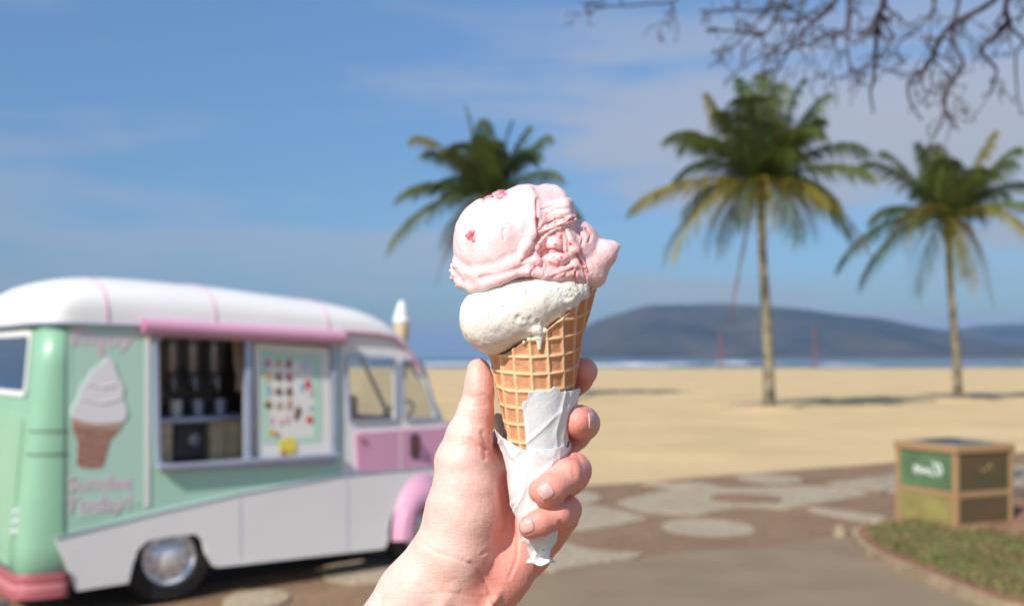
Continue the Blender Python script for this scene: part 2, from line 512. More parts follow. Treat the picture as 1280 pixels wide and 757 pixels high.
# flexion creases
V, Q = hand.mesh(); Q = flipfix(V, Q)
V = smooth_v(V, Q, 3, .5)
Nn = vnormals(V, Q)
dis = fbm(V, 34.0, 2, seed=3) * .8 + fbm(V, 9.0, 2, seed=5) * .3
front = sstep(-Nn[:, 2], .0, .35) if True else 0
creases = [
    ([(603, 541), (607, 556), (606, 572)], 1.7, 2.6), ([(588, 548), (597, 556), (608, 561)], 1.2, 2.0),
    ([(612, 562), (628, 590), (637, 622), (632, 655), (618, 680), (604, 692)], 1.3, 1.9),
    ([(613, 566), (622, 586), (628, 605)], 1.0, 1.5),
    ([(640, 645), (648, 672), (646, 700), (636, 722)], 1.0, 1.8),
    ([(588, 703), (600, 716), (611, 735), (620, 760)], 1.4, 2.2),
    ([(520, 672), (545, 690), (572, 698), (592, 706)], .6, 2.4),
    ([(530, 742), (560, 740), (600, 746), (628, 742)], .4, 2.2),
    ([(581, 492), (590, 496), (604, 494)], .5, 1.8), ([(578, 503), (590, 508), (606, 506)], .5, 1.8),
    ([(700, 652), (706, 662), (714, 668)], 1.8, 2.2), ([(703, 668), (697, 676), (692, 688)], .8, 1.8),
    ([(722, 568), (727, 580), (728, 594)], .5, 1.8), ([(712, 570), (716, 582), (718, 596)], .4, 1.8),
    ([(710, 622), (716, 632), (717, 644)], .5, 1.8),
]
for pts, dep, sg in creases:
    d = seg_dist(V, pts); dis -= front * dep * np.exp(-(d / sg) ** 2) - front * dep * .25 * np.exp(-((d - 2.6 * sg) / sg) ** 2)
V = V + Nn * dis[:, None]
Nn = vnormals(V, Q)
bl = np.full(len(V), .02)
def blob(c, r, a):
    global bl
    bl = bl + a * np.exp(-((np.linalg.norm((V - np.array(c)) / np.array(r), axis=1)) ** 2))
blob((668, 614, -50), (26, 22, 40), .38); blob((655, 658, -45), (24, 20, 40), .42); blob((722, 527, -10), (24, 24, 40), .30)
blob((735, 463, 30), (26, 22, 50), .55); blob((727, 585, 10), (18, 26, 40), .34); blob((712, 645, 0), (20, 24, 50), .34)
blob((692, 680, 30), (22, 20, 60), .5); blob((660, 700, 20), (44, 40, 60), .34); blob((645, 640, 10), (30, 70, 60), .26)
blob((598, 452, -8), (16, 16, 30), .22); blob((608, 556, 0), (16, 18, 40), .30); blob((600, 738, -10), (30, 40, 60), .34)
blob((556, 760, -10), (16, 44, 60), .20); blob((610, 520, 10), (14, 40, 60), .2)
bl -= .12 * np.exp(-((seg_dist(V, [(585, 712), (566, 745), (545, 790)])) / 8) ** 2)
bl = bl * 1.35 + .05 + .30 * sstep(V[:, 0], 590, 650) + .10 * sstep(V[:, 0], 560, 600) + .04 * fbm(V, 40, 3, seed=9)
bvh_hand = BVHTree.FromPolygons([tuple(v) for v in V], [tuple(q) for q in Q.tolist()])
me = np_mesh('person', hero(V), Q, m_skin)
attr(me, 'blush', bl)
person = link('person', me)
tag(person, "pale bare forearm and hand with curled fingers holding up the ice cream cone", 'person')

# ---- nails
m_nail = mat('nail', (.74, .42, .39), .38, sss=.1, ssss=.002, spec=.4, var=.10, vscale=260)
m_tip = mat('nail edge', (.74, .52, .44), .4, sss=.2)
def nail(c, ax, nr, hw, hl, curv=.35):
    c = Vector(c); ax = Vector(ax).normalized(); nr = Vector(nr).normalized()
    sd = nr.cross(ax).normalized(); ax = sd.cross(nr).normalized()
    nu, nv = 15, 17; vs = []; fs = []; fm = []
    for j in range(nv):
        b = -1 + 2 * j / (nv - 1)
        for i in range(nu):
            a = -1 + 2 * i / (nu - 1)
            # squircle outline
            x = a * math.sqrt(max(0, 1 - .42 * b * b)); y = b * math.sqrt(max(0, 1 - .38 * a * a))
            o = c + sd * (x * hw) + ax * (y * hl) + nr * 34
            hit = bvh_hand.ray_cast(o, -nr, 80)[0]
            if hit is None: hit = c + sd * (x * hw) + ax * (y * hl) - nr * 6
            edge = max(abs(a), abs(b))
            lift = .6 - 1.5 * max(0, edge - .80) / .20 * (0.0 if b > .8 else 1)
            vs.append(hit + nr * (lift + curv * (1 - x * x)))
    for j in range(nv - 1):
        for i in range(nu - 1):
            k = j * nu + i; fs.append((k, k + 1, k + nu + 1, k + nu)); fm.append(1 if j >= nv - 2 else 0)
    hv = hero(np.array([tuple(v) for v in vs]))
    o = link('fingernail', mesh_from('fingernail', hv, fs, [m_nail, m_tip], True, fm), person)
    s = o.modifiers.new('solid', 'SOLIDIFY'); s.thickness = .0004; s.offset = 0
    return o
nail((682, 614, -60), (-.84, .52, .15), (.12, -.18, -1), 10.5, 9.5)
nail((659, 656.5, -54), (-.93, .25, .1), (-.05, -.22, -1), 9.5, 9)
nail((737, 526, -8), (-.20, .12, -1), (1, .0, -.34), 11, 11)

# ---------------------------------------------------------------- waffle cone
ice = empty('ice_cream_cone', hero(np.array([[676, 705, 0]]))[0])
tag(ice, 'waffle cone with a pink strawberry scoop on top of a speckled vanilla scoop', 'ice cream')
def hero_link(name, me, parent):
    o = link(name, me, parent); o.location = -Vector(parent.location); return o
m_waf = mat('waffle', (.66, .30, .115), .55, sss=.12, ssss=.004, sssr=(1, .5, .2))
N, L, P_ = nodes_of(m_waf)
t_ = N.new('ShaderNodeTexCoord'); a_ = N.new('ShaderNodeAttribute'); a_.attribute_name = 'ridge_and_shade'
q1 = noise_node(N, L, t_.outputs['Object'], 130, 6, .6); q2 = noise_node(N, L, t_.outputs['Object'], 900, 5, .7)
md = N.new('ShaderNodeMath'); md.operation = 'MULTIPLY_ADD'; L.new(a_.outputs['Fac'], md.inputs[0]); md.inputs[1].default_value = .62
md2 = N.new('ShaderNodeMath'); md2.operation = 'MULTIPLY'; L.new(q1.outputs[0], md2.inputs[0]); md2.inputs[1].default_value = .55; L.new(md2.outputs[0], md.inputs[2])
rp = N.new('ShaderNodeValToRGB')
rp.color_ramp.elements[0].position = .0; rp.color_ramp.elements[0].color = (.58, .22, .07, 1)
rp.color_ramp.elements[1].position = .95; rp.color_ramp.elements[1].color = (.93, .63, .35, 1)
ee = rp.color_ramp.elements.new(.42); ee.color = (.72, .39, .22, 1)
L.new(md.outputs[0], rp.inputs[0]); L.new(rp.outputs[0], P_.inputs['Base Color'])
b_ = N.new('ShaderNodeBump'); b_.inputs['Strength'].default_value = .55; b_.inputs['Distance'].default_value = .0007
L.new(q2.outputs[0], b_.inputs['Height']); L.new(b_.outputs[0], P_.inputs['Normal'])

def cone_uc(v): return 668.5 + (v - 451) * .03
def cone_r(v): return np.maximum(54.5 - .184 * (v - 451), 2.5)
def cone_sheet(nt, nv, vtop, vbot, rf, inner=0.0):
    th = np.linspace(-np.pi, np.pi, nt, endpoint=False)
    s = np.linspace(0, 1, nv)
    T, S_ = np.meshgrid(th, s, indexing='ij')
    Vv = vtop(T) * (1 - S_) + vbot(T) * S_
    return T, Vv
nt, nv = 420, 300
def rim(T): return 404 - 36 * np.sin(T) + 17 * np.cos(T) + 1.2 * np.sin(7 * T) - 30 * np.exp(-((T - 1.62) / .42) ** 2)
T, Vv = cone_sheet(nt, nv, rim, lambda T: 688 + 0 * T, None)
rho = (746.8 - Vv); phi = T * .181
xx = rho * np.sin(phi + .03); yy = rho * np.cos(phi + .03)
pit = 21.5
def tri(x): return np.abs((x / pit) % 1 - .5) * pit      # distance to a grid line
wob = fbm(np.stack([xx, yy, 0 * xx], -1), 30, 2, seed=2) * 1.2
dx_ = tri(xx + 6.5 + wob); dy_ = tri(yy + 11.5 - wob)
rg = np.maximum(np.exp(-(dx_ / 2.5) ** 2), np.exp(-(dy_ / 2.2) ** 2))
fine = fbm(np.stack([xx, yy, 0 * xx], -1), 5, 3, seed=4)
Rr = cone_r(Vv) - 1.6 + rg * 2.9 + fine * .45 + 2.2 * np.exp(-((Vv - rim(T)) / 5) ** 2)
Rr = Rr + .13 * np.maximum(424 - Vv, 0) * np.exp(-((T - 1.6) / .6) ** 2)
# the rolled sheet overlaps itself: a long step along the back right
step = sstep(T, 1.9, 1.98) * 2.2 - 0
Rr = Rr + step * sstep(-T, -3.1, -2.2)
# outline of the rim frays a little
out = np.stack([cone_uc(Vv) + Rr * np.sin(T), Vv, -Rr * np.cos(T)], -1).reshape(-1, 3)
nvi = 60
T2, V2 = cone_sheet(nt, nvi, rim, lambda T: 676 + 0 * T, None)
Ri = np.maximum(cone_r(V2) - 5.5, .8)
inn = np.stack([cone_uc(V2) + Ri * np.sin(T2), V2, -Ri * np.cos(T2)], -1).reshape(-1, 3)
def gridq(nt, nv, off=0, wrap=True, flip=False):
    i = np.arange(nt if wrap else nt - 1); j = np.arange(nv - 1)
    I, J = np.meshgrid(i, j, indexing='ij'); I2 = (I + 1) % nt
    q = np.stack([I * nv + J, I2 * nv + J, I2 * nv + J + 1, I * nv + J + 1], -1).reshape(-1, 4) + off
    return q[:, ::-1] if flip else q
q1_ = gridq(nt, nv); q2_ = gridq(nt, nvi, nt * nv, flip=True)
i = np.arange(nt); i2 = (i + 1) % nt
q3_ = np.stack([i * nv, nt * nv + i * nvi, nt * nv + i2 * nvi, i2 * nv], -1)
CV = np.concatenate([out, inn]); CQ = np.concatenate([q1_, q2_, q3_])
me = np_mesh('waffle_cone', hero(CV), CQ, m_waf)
attr(me, 'ridge_and_shade', np.concatenate([(rg * (1 - .25 * sstep(T, .5, 1.4)) - .50 * sstep(T, .3, 1.3)).ravel() + .25 * sstep((rim(T) + 7 - Vv).ravel(), 0, 6), np.zeros(len(inn))]))  # right side toned dark orange: its shade and backlit glow painted in
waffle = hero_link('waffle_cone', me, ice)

# ---------------------------------------------------------------- scoops
def icecream_mat(name, c_lo, c_hi, speck=None):
    m = mat(name, c_hi, .42, sss=.30, sssr=(1, .55, .45), ssss=.0016, spec=.4)
    N, L, P_ = nodes_of(m)
    t = N.new('ShaderNodeTexCoord'); a = N.new('ShaderNodeAttribute'); a.attribute_name = 'berry_and_shade'
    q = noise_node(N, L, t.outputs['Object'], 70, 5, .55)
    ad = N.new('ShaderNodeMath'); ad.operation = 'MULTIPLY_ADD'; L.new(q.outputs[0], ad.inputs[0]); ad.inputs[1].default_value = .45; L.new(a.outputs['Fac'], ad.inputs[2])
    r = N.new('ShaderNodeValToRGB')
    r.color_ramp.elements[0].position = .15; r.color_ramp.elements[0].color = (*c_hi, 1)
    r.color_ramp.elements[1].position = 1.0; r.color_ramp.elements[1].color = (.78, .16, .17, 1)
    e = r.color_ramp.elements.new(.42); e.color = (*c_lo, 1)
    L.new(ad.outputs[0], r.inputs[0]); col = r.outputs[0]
    if speck:
        vo = N.new('ShaderNodeTexVoronoi'); vo.inputs['Scale'].default_value = 420; L.new(t.outputs['Object'], vo.inputs['Vector'])
        q3 = noise_node(N, L, t.outputs['Object'], 240, 2)
        mr = N.new('ShaderNodeMapRange'); mr.inputs['From Min'].default_value = .12; mr.inputs['From Max'].default_value = .22; L.new(vo.outputs['Distance'], mr.inputs['Value'])
        th = N.new('ShaderNodeMapRange'); th.inputs['From Min'].default_value = .50; th.inputs['From Max'].default_value = .56; L.new(q3.outputs[0], th.inputs['Value'])
        iv = N.new('ShaderNodeMath'); iv.operation = 'SUBTRACT'; iv.inputs[0].default_value = 1; L.new(mr.outputs[0], iv.inputs[1])
        mm = N.new('ShaderNodeMath'); mm.operation = 'MULTIPLY'; L.new(iv.outputs[0], mm.inputs[0]); L.new(th.outputs[0], mm.inputs[1])
        m8 = N.new('ShaderNodeMath'); m8.operation = 'MULTIPLY'; L.new(mm.outputs[0], m8.inputs[0]); m8.inputs[1].default_value = .75
        mi = N.new('ShaderNodeMix'); mi.data_type = 'RGBA'; L.new(m8.outputs[0], mi.inputs[0]); L.new(col, mi.inputs[6]); mi.inputs[7].default_value = (*speck, 1)
        col = mi.outputs[2]
    L.new(col, P_.inputs['Base Color'])
    qb = noise_node(N, L, t.outputs['Object'], 520, 6, .7); qc = noise_node(N, L, t.outputs['Object'], 130, 3, .5)
    ab = N.new('ShaderNodeMath'); ab.operation = 'MULTIPLY_ADD'; L.new(qc.outputs[0], ab.inputs[0]); ab.inputs[1].default_value = 1.2; L.new(qb.outputs[0], ab.inputs[2])
    b = N.new('ShaderNodeBump'); b.inputs['Strength'].default_value = .5; b.inputs['Distance'].default_value = .0007
    L.new(ab.outputs[0], b.inputs['Height']); L.new(b.outputs[0], P_.inputs['Normal'])
    return m
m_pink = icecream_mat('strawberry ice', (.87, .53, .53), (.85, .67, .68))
m_van = icecream_mat('vanilla ice', (.79, .71, .61), (.83, .80, .74), (.42, .27, .16))

# vanilla
f = Field((560, 330, -90), (770, 470, 80), 1.15)
f.chain([(617, 399, -33, 43.5), (650, 385, -35, 41.5), (676, 376, -37, 34), (703, 369, -36, 24)], 8)
f.ell((668, 380, 10), (52, 34, 50), 12)
f.chain([(700, 370, -40, 19), (722, 362, -30, 14)], 5)
for c in [(731, 352, -20, 7), (736, 359, -16, 6), (724, 354, -26, 6), (714, 357, -36, 8), (728, 366, -28, 8), (716, 372, -38, 8), (710, 380, -40, 8), (738, 352, -10, 6)]:
    f.ell(c[:3], (c[3],) * 3, 2.0)
f.chain([(662, 410, -60, 8), (671, 412, -61, 7), (674, 423, -59, 5), (674, 436, -57.5, 2.6)], 3)
for c in [(680, 414, -58, 4.5), (682, 420, -56, 3.4), (667, 424, -58, 4), (661, 423, -58, 3.2), (655, 428, -58, 3)]:
    f.ell(c[:3], (c[3],) * 3, 1.5)
V, Q = f.mesh(); Q = flipfix(V, Q); V = smooth_v(V, Q, 2); Nn = vnormals(V, Q)
low = sstep(V[:, 1] - (443 - (V[:, 0] - 613) * .50), -14, 0) * sstep(V[:, 0], 640, 690)
edge = sstep(V[:, 0], 690, 715)
d = fbm(V, 26, 2, seed=11) * 1.6 + fbm(V, 6, 2, seed=12) * .35
d += (low * .7 + edge) * (fbm(V, 6.5, 3, seed=13) * 2.6)
for c, r, a in [((660, 366), 3.2, 1.6), ((648, 397), 3.5, 1.8), ((654, 400), 2.4, 1.2), ((604, 388), 3.5, 1.4), ((610, 387), 2.5, 1.2), ((663, 398), 3, .9), ((672, 401), 2.2, 1.0),
                ((630, 384), 1.6, 1.2), ((699, 362), 1.6, 1.3), ((629, 432), 1.5, 1), ((600, 404), 2, .6)]:
    dd = np.linalg.norm(V[:, :2] - np.array(c), axis=1); d -= (Nn[:, 2] < 0) * (a * np.exp(-(dd / r) ** 2) - .35 * a * np.exp(-((dd - 1.9 * r) / r) ** 2))
d -= (Nn[:, 2] < 0) * .9 * np.exp(-(seg_dist(V, [(611, 371), (618, 377), (625, 383)]) / 1.3) ** 2)
d -= (Nn[:, 2] < 0) * .5 * np.exp(-(seg_dist(V, [(580, 380), (600, 370), (640, 366), (690, 364)]) / 2.5) ** 2)
V = V + Nn * d[:, None]
me = np_mesh('scoop', hero(V), Q, m_van); attr(me, 'berry_and_shade', np.zeros(len(V)))
o = hero_link('scoop', me, ice); tag(o, 'cream white vanilla scoop with brown specks')

# strawberry
f = Field((545, 220, -100), (790, 392, 80), 1.1)
f.ell((622, 303, -14), (56, 60, 56), 6)
f.ell((657, 287, -10), (52, 56, 54), 5)
f.ell((664, 300, 14), (62, 60, 52), 10)
f.chain([(686, 256, -8, 26), (672, 262, -22, 26)], 5)
f.rbox((696, 268, -34), (22, 18, 18), 9, 2.2, Matrix.Rotation(R_(-14), 3, 'Z') @ Matrix.Rotation(R_(12), 3, 'Y'))
f.chain([(660, 238, -36, 6), (666, 250, -46, 5), (668, 270, -55, 5), (666, 292, -60, 5), (659, 308, -62, 5), (650, 322, -62, 4)], 7)
f.chain([(676, 292, -56, 4), (690, 287, -56, 4), (704, 281, -53, 4), (718, 272, -44, 4)], 1.2)
f.ell((716, 314, -2), (36, 42, 42), 5)
f.chain([(704, 292, -32, 17), (711, 312, -40, 14)], 3)
f.chain([(693, 306, -50, 11), (697, 290, -46, 7)], 1.2)
f.chain([(706, 287, -46, 4.5), (713, 300, -50, 5.5), (719, 312, -48, 6)], 1.0)
f.ell((693, 325, -46), (19, 11, 15), 1.0, Matrix.Rotation(R_(-15), 3, 'Z'))
f.chain([(686, 343, -54, 4.5), (702, 339, -54, 5), (718, 333, -48, 4)], 1.2)
f.ell((716, 334, -34), (14, 20, 16), 1.2, Matrix.Rotation(R_(25), 3, 'Z'))
f.chain([(719, 292, -18, 16), (731, 296, -10, 14)], 2.5)
f.chain([(724, 284, -10, 8), (736, 296, -6, 9)], 2)
# the peak on the right
f.chain([(736, 332, -10, 29), (752, 318, -8, 19), (765, 310, -6, 9), (773.5, 306.5, -5, 2.2)], 3)
f.chain([(728, 344, -6, 20), (738, 336, 0, 16)], 4)
f.chain([(722, 318, -42, 4), (729, 334, -42, 4), (732, 352, -34, 4)], 1.2)
for c in [(675, 302, -57, 5), (671, 310, -57, 4.5), (679, 296, -56, 4), (667, 318, -58, 4), (683, 332, -54, 6), (674, 328, -57, 4), (690, 336, -54, 6), (662, 325, -58, 4)]:
    f.ell(c[:3], (c[3],) * 3, 1.2)
# the skirt pressed out under the scoop
sk = [(571, 344, -6, 7), (578, 352, -26, 8), (590, 358, -42, 8.5), (606, 355, -56, 8), (624, 349, -64, 7.5), (642, 342, -66, 6.5), (660, 340, -64, 6), (680, 342, -58, 7), (700, 342, -54, 8), (716, 344, -44, 8), (732, 344, -30, 9)]
f.chain(sk, 3)
f.chain([(600, 344, -50, 12), (640, 330, -58, 10), (668, 326, -58, 8)], 6)
f.chain([(575, 330, -20, 10), (588, 342, -36, 12)], 6)
for c in [(566, 333, 2, 4), (567, 347, 0, 4.5), (565, 340, -2, 3), (572, 356, -16, 3.5), (581, 360, -26, 4)]:
    f.ell(c[:3], (c[3],) * 3, 1.5)
# grooves torn between the folds
for g in [([(672, 276, -60, 3), (682, 292, -60, 3), (688, 300, -60, 2.4)], 2), ([(686, 298, -62, 2), (700, 286, -58, 2.6), (722, 277, -44, 2)], 1.5),
          ([(683, 313, -64, 1.4), (695, 309, -64, 1.8), (708, 314, -58, 1.4)], 1.2), ([(654, 330, -70, 2.2), (665, 318, -68, 2.4), (674, 309, -66, 2)], 1.5),
          ([(716, 296, -50, 1.6), (712, 310, -54, 1.6), (712, 330, -54, 1.5)], 1.5), ([(727, 326, -46, 1.6), (732, 338, -40, 1.8), (733, 352, -34, 1.4)], 1.5),
          ([(730, 288, -26, 2), (736, 302, -24, 2.2), (742, 310, -26, 1.4)], 1.5), ([(664, 338, -72, 1.6), (670, 329, -66, 1.6)], 1.2), ([(682, 344, -66, 1.6), (679, 334, -62, 1.5)], 1.2),
          ([(716, 352, -52, 1.8), (718, 341, -50, 1.6)], 1.2), ([(690, 352, -64, 1.2), (704, 346, -62, 1.6), (716, 336, -52, 1.2)], 1.5),
          ([(592, 346, -64, 1), (620, 342, -70, 1.6), (650, 334, -70, 1.4)], 4)]:
    f.chain(g[0], g[1], sub=True)
V, Q = f.mesh(); Q = flipfix(V, Q); V = smooth_v(V, Q, 1, .5); Nn = vnormals(V, Q)
rough = np.exp(-(np.linalg.norm((V[:, :2] - np.array([703, 308])) / np.array([36, 45]), axis=1)) ** 3)
band = np.exp(-((V[:, 1] - (351 - .11 * np.abs(V[:, 0] - 640))) / 15) ** 2)
rid = 1 - np.abs(fbm(V * np.array([1, 1.5, 1]), 15, 3, .55, seed=21)) * 3.2
rid = np.clip(rid, -1, 1)
d = fbm(V, 30, 2, seed=20) * 1.5 + fbm(V, 7, 2, seed=24) * .3
d += (rough * .35 + band * .30) * (rid * .7 + fbm(V, 5, 3, seed=22) * 1.1)
leftpeel = sstep(-V[:, 0], -585, -566) * band
d += leftpeel * fbm(V, 5, 2, seed=25) * 3
# furrows scraped across the folded lip by the scoop
box = np.exp(-(np.linalg.norm((V[:, :2] - np.array([700, 270])) / np.array([20, 14]), axis=1)) ** 4)
yy_ = V[:, 1] + .28 * V[:, 0]
d += box * (np.sin(yy_ * .75 + 3 * fbm(V, 16, 2, seed=26)) * .25 + fbm(V * np.array([.5, 1, 1]), 4.5, 3, seed=27) * 1.5)
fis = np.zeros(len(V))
for pts, dep, sg in [([(670, 302), (679, 293), (688, 287), (700, 282), (712, 277), (721, 271)], 3.6, 1.7), ([(677, 316), (684, 312.5), (692, 312), (705, 315.5)], 2.6, 1.3), ([(705, 287), (708, 300), (710, 314)], 2.6, 1.4),
                     ([(721, 318), (728, 330), (732, 345), (733, 353)], 2.6, 1.5), ([(653, 327), (659, 321), (666, 316)], 3, 1.6), ([(663, 347), (665, 339), (670, 333)], 2.4, 1.4), ([(679, 325), (683, 331), (682, 337)], 2, 1.3),
                     ([(720, 351), (720, 340)], 2, 1.2), ([(600, 346), (622, 343), (640, 338), (656, 331)], 1.6, 2.0), ([(671, 250), (671, 266), (672, 280), (674, 296)], 2.4, 1.7), ([(598, 235), (603, 244), (604, 252)], 1.6, 2.2),
                     ([(677, 262), (684, 259), (691, 258)], 1.6, 1.0), ([(675, 287), (681, 280), (690, 277)], 2.2, 1.2), ([(686, 279), (696, 274), (703, 273), (707, 276)], 2.0, 1.2), ([(702, 269), (706, 275)], 1.6, 1.0),
                     ([(723, 289), (729, 297), (727, 305)], 2.4, 1.5), ([(733, 286), (739, 293), (736, 302)], 2.4, 1.5), ([(690, 346), (700, 342), (716, 336)], 1.4, 1.6), ([(692, 322), (700, 328), (697, 333)], 1.3, 1.2), ([(618, 366), (640, 352), (660, 344)], .6, 1.6)]:
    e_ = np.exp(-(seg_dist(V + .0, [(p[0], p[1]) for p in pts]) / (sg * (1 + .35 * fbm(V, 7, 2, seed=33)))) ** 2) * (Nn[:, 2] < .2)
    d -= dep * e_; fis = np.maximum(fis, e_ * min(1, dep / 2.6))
d += (Nn[:, 2] < 0) * (-1.2 * np.exp(-(seg_dist(V, [(629, 287), (630, 300)]) / 1.3) ** 2))
d += .45 * np.sin((V[:, 0] * .35 - V[:, 1] * .2) * .8 + 4 * fbm(V, 40, 2, seed=28)) * (1 - rough) * .5
for c, r, a in [((622, 245), 7, 1.2), ((590, 297), 6.5, 2.2)]:
    dd = np.linalg.norm((V[:, :2] - np.array(c)), axis=1); d -= (Nn[:, 2] < .3) * a * np.exp(-(dd / r) ** 2)
V = V + Nn * d[:, None]
N2 = vnormals(V, Q)
fold = -(d - fbm(V, 14, 2, seed=23)) * .18
berry_and_shade = .10 * band + .16 * rough + (rough + .35 * band + .8 * box) * np.clip(.55 * (np.clip(fbm(V, 6, 3, .6, seed=31) - .26, 0, 1) * 4), 0, .7)  # noise berry streaks; rough folds and skirt also tinted for crevice shade
berry_and_shade += .48 * fis  # red painted into the fissures for their shade and scattered light
berry_and_shade += .02 * sstep(V[:, 0], 690, 770) - .06 * sstep(-V[:, 0], -640, -580)
lump = np.exp(-(np.linalg.norm((V[:, :2] - np.array([588, 302])) / np.array([6, 12]), axis=1)) ** 2); berry_and_shade += .3 * lump * (N2[:, 2] < 0)
me = np_mesh('scoop', hero(V), Q, m_pink); attr(me, 'berry_and_shade', berry_and_shade)
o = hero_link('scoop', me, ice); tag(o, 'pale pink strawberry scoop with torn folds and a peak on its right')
pinkscoop = o
bvh_pink = BVHTree.FromPolygons([tuple(v) for v in V], [tuple(q) for q in Q.tolist()])
m_berry = mat('strawberry', (.68, .09, .14), .3, vscale=330, sss=.2, ssss=.002, bump=.5, bscale=700, bdist=.0006, col2=(.80, .33, .36))
def berry_piece(pts, rr, seed):
    us = [p[0] for p in pts]; vs_ = [p[1] for p in pts]
    cu, cv = sum(us) / len(us), sum(vs_) / len(vs_)
    hit = bvh_pink.ray_cast(Vector((cu, cv, -200)), Vector((0, 0, 1)), 400)[0]
    ff = Field((min(us) - 12, min(vs_) - 12, hit.z - 22), (max(us) + 12, max(vs_) + 12, hit.z + 26), .8)
    for p, r in zip(pts, rr):
        h = bvh_pink.ray_cast(Vector((p[0], p[1], -200)), Vector((0, 0, 1)), 400)[0]
        ff.ell((p[0], p[1], h.z + r * .62), (r, r * .8, r * .8), 3.5)
    v_, q_ = ff.mesh(); q_ = flipfix(v_, q_); nn = vnormals(v_, q_)
    v_ = v_ + nn * (fbm(v_, 4, 3, seed=seed) * 2.0)[:, None]
    m_ = np_mesh('strawberry_piece', hero(v_), q_, m_berry)
    o = link('strawberry_piece', m_, pinkscoop); return o
berry_piece([(607, 249), (613, 247), (620, 244.5), (627, 242.5), (632, 244), (624, 249)], [3.4, 4.2, 6.2, 6.4, 4.4, 4.6], 41)
berry_piece([(589, 296), (592, 291), (594, 300), (586, 294)], [5.2, 5.0, 4.2, 4.4], 43)

# ---------------------------------------------------------------- napkin
m_nap = mat('paper napkin', (.80, .82, .83), .75, sss=.25, sssr=(1, .9, .8), ssss=.002, bump=.5, bscale=600, bdist=.0004)
napkin = empty('paper_napkin', hero(np.array([[677, 700, 0]]))[0])
tag(napkin, 'crumpled white paper napkin wrapped round the lower half of the waffle cone, its end twisted', 'napkin')
def interp(x, pts):
    xs, ys = zip(*pts); return np.interp(x, xs, ys)
def nap_sheet(name, t0, t1, top, bot, rad, shift, nt, nv, seed, crum=1.5):
    th = np.radians(np.linspace(t0, t1, nt)); s = np.linspace(0, 1, nv)
    T, S_ = np.meshgrid(th, s, indexing='ij'); td = np.degrees(T)
    tp = interp(td, top); bt = interp(td, bot)
    Vv = tp * (1 - S_) + bt * S_
    Rr = rad(td, Vv, S_)
    P3 = np.stack([Rr * np.sin(T), Vv, -Rr * np.cos(T)], -1)
    sk_ = P3[..., 1] + .8 * P3[..., 0]
    r1 = 1 - np.abs(fbm(np.stack([P3[..., 0] + .3 * P3[..., 1], .28 * P3[..., 1], P3[..., 2]], -1), 26, 2, .4, seed=seed)) * 2.2
    r2 = 1 - np.abs(fbm(np.stack([sk_ * .9, P3[..., 0] * .3, P3[..., 2] * .4], -1), 30, 2, .4, seed=seed + 3)) * 2.2
    Rr = Rr + crum * (np.maximum(r1, 0) ** 3 * 1.5 + np.maximum(r2, 0) ** 3 * 1.3 - .9) + .12 * fbm(P3, 5, 2, seed=seed + 7)
    Vv = Vv + (1 - S_) ** 6 * 1.6 * fbm(P3, 7, 3, seed=seed + 9)
    P3 = np.stack([cone_uc(Vv) + shift(Vv) + Rr * np.sin(T), Vv, -Rr * np.cos(T)], -1)
    q = gridq(nt, nv, wrap=False)
    me = np_mesh(name, hero(P3.reshape(-1, 3)), q, m_nap)
    o = hero_link(name, me, napkin)
    sd = o.modifiers.new('solid', 'SOLIDIFY'); sd.thickness = .00028; sd.offset = 1
    return o
def rA(td, v, s):
    base = cone_r(v) + 4.5 + 5.0 * sstep(v, 560, 630) * sstep(-v, -700, -660)
    lf = np.exp(-((td + 85) / 38) ** 2)
    base = base + lf * 9 * sstep(-v, -590, -530) + 3 * lf * sstep(-v, -680, -600)
    tw = sstep(v, 676, 692)
    fr = 10.5 + 2.8 * np.sin(np.radians(td) * 4 + v * .25) + 6 * sstep(v, 694, 704)
    return base * (1 - tw) + fr * tw
sA = lambda v: 0 * v - 1.5 * sstep(v, 560, 640) + 1.5 * sstep(v, 680, 700)
o = nap_sheet('wrap', -200, 168, [(-200, 520), (-110, 517), (-92, 527), (-70, 542), (-45, 556), (-25, 562), (0, 562), (25, 560), (50, 557), (75, 560), (100, 552), (168, 500)],
          [(-200, 704), (-90, 701), (-30, 705), (0, 707), (30, 703), (60, 698), (90, 701), (168, 704)], rA, sA, 260, 200, 51, 1.5)
rB = lambda td, v, s: cone_r(v) + 2.6 + 1.6 * np.exp(-((td + 20) / 10) ** 2) + 5 * np.exp(-((td - 92) / 16) ** 2) * sstep(-v, -540, -490)
o = nap_sheet('flap', -21, 106, [(-21, 503), (-12, 500), (-10, 490), (5, 487), (20, 489), (27, 483), (33, 484), (40, 490), (55, 489), (70, 487), (88, 485), (94, 492), (106, 500)],
          [(-21, 600), (106, 600)], rB, lambda v: 0 * v, 150, 110, 61, 1.3)

# ================================================================ THE ICE CREAM VAN
VR = Vector(((208 - 640) / FPX * 6.42, 6.42, 0))       # where the near rear wheel meets the ground
VE = Vector((.769, .640, 0)).normalized()              # along the van, rear to front
VN = Vector((VE.y, -VE.x, 0))                          # outward from the near side
van = empty('ice_cream_van', VR, math.atan2(VE.y, VE.x))
tag(van, 'mint green, white and pink ice cream van with its serving window open', 'van')
def S(u, v, t=0.0):
    """a point of the photograph on the plane of the van's near side, pushed in by t: (along, up)"""
    r = ray(u, v); d = (VN.dot(VR) - t) / VN.dot(Vector((r.x, r.y, 0)))
    p = r * d; return ((Vector((p.x, p.y, 0)) - VR).dot(VE), CAMZ + p.z)
WV = 1.62                                              # van width
m_mint = mat('mint paint', (.44, .71, .56), .45, coat=.2, var=.04, vscale=3)
m_white = mat('white paint', (.83, .83, .81), .5, coat=.15, var=.03, vscale=2)
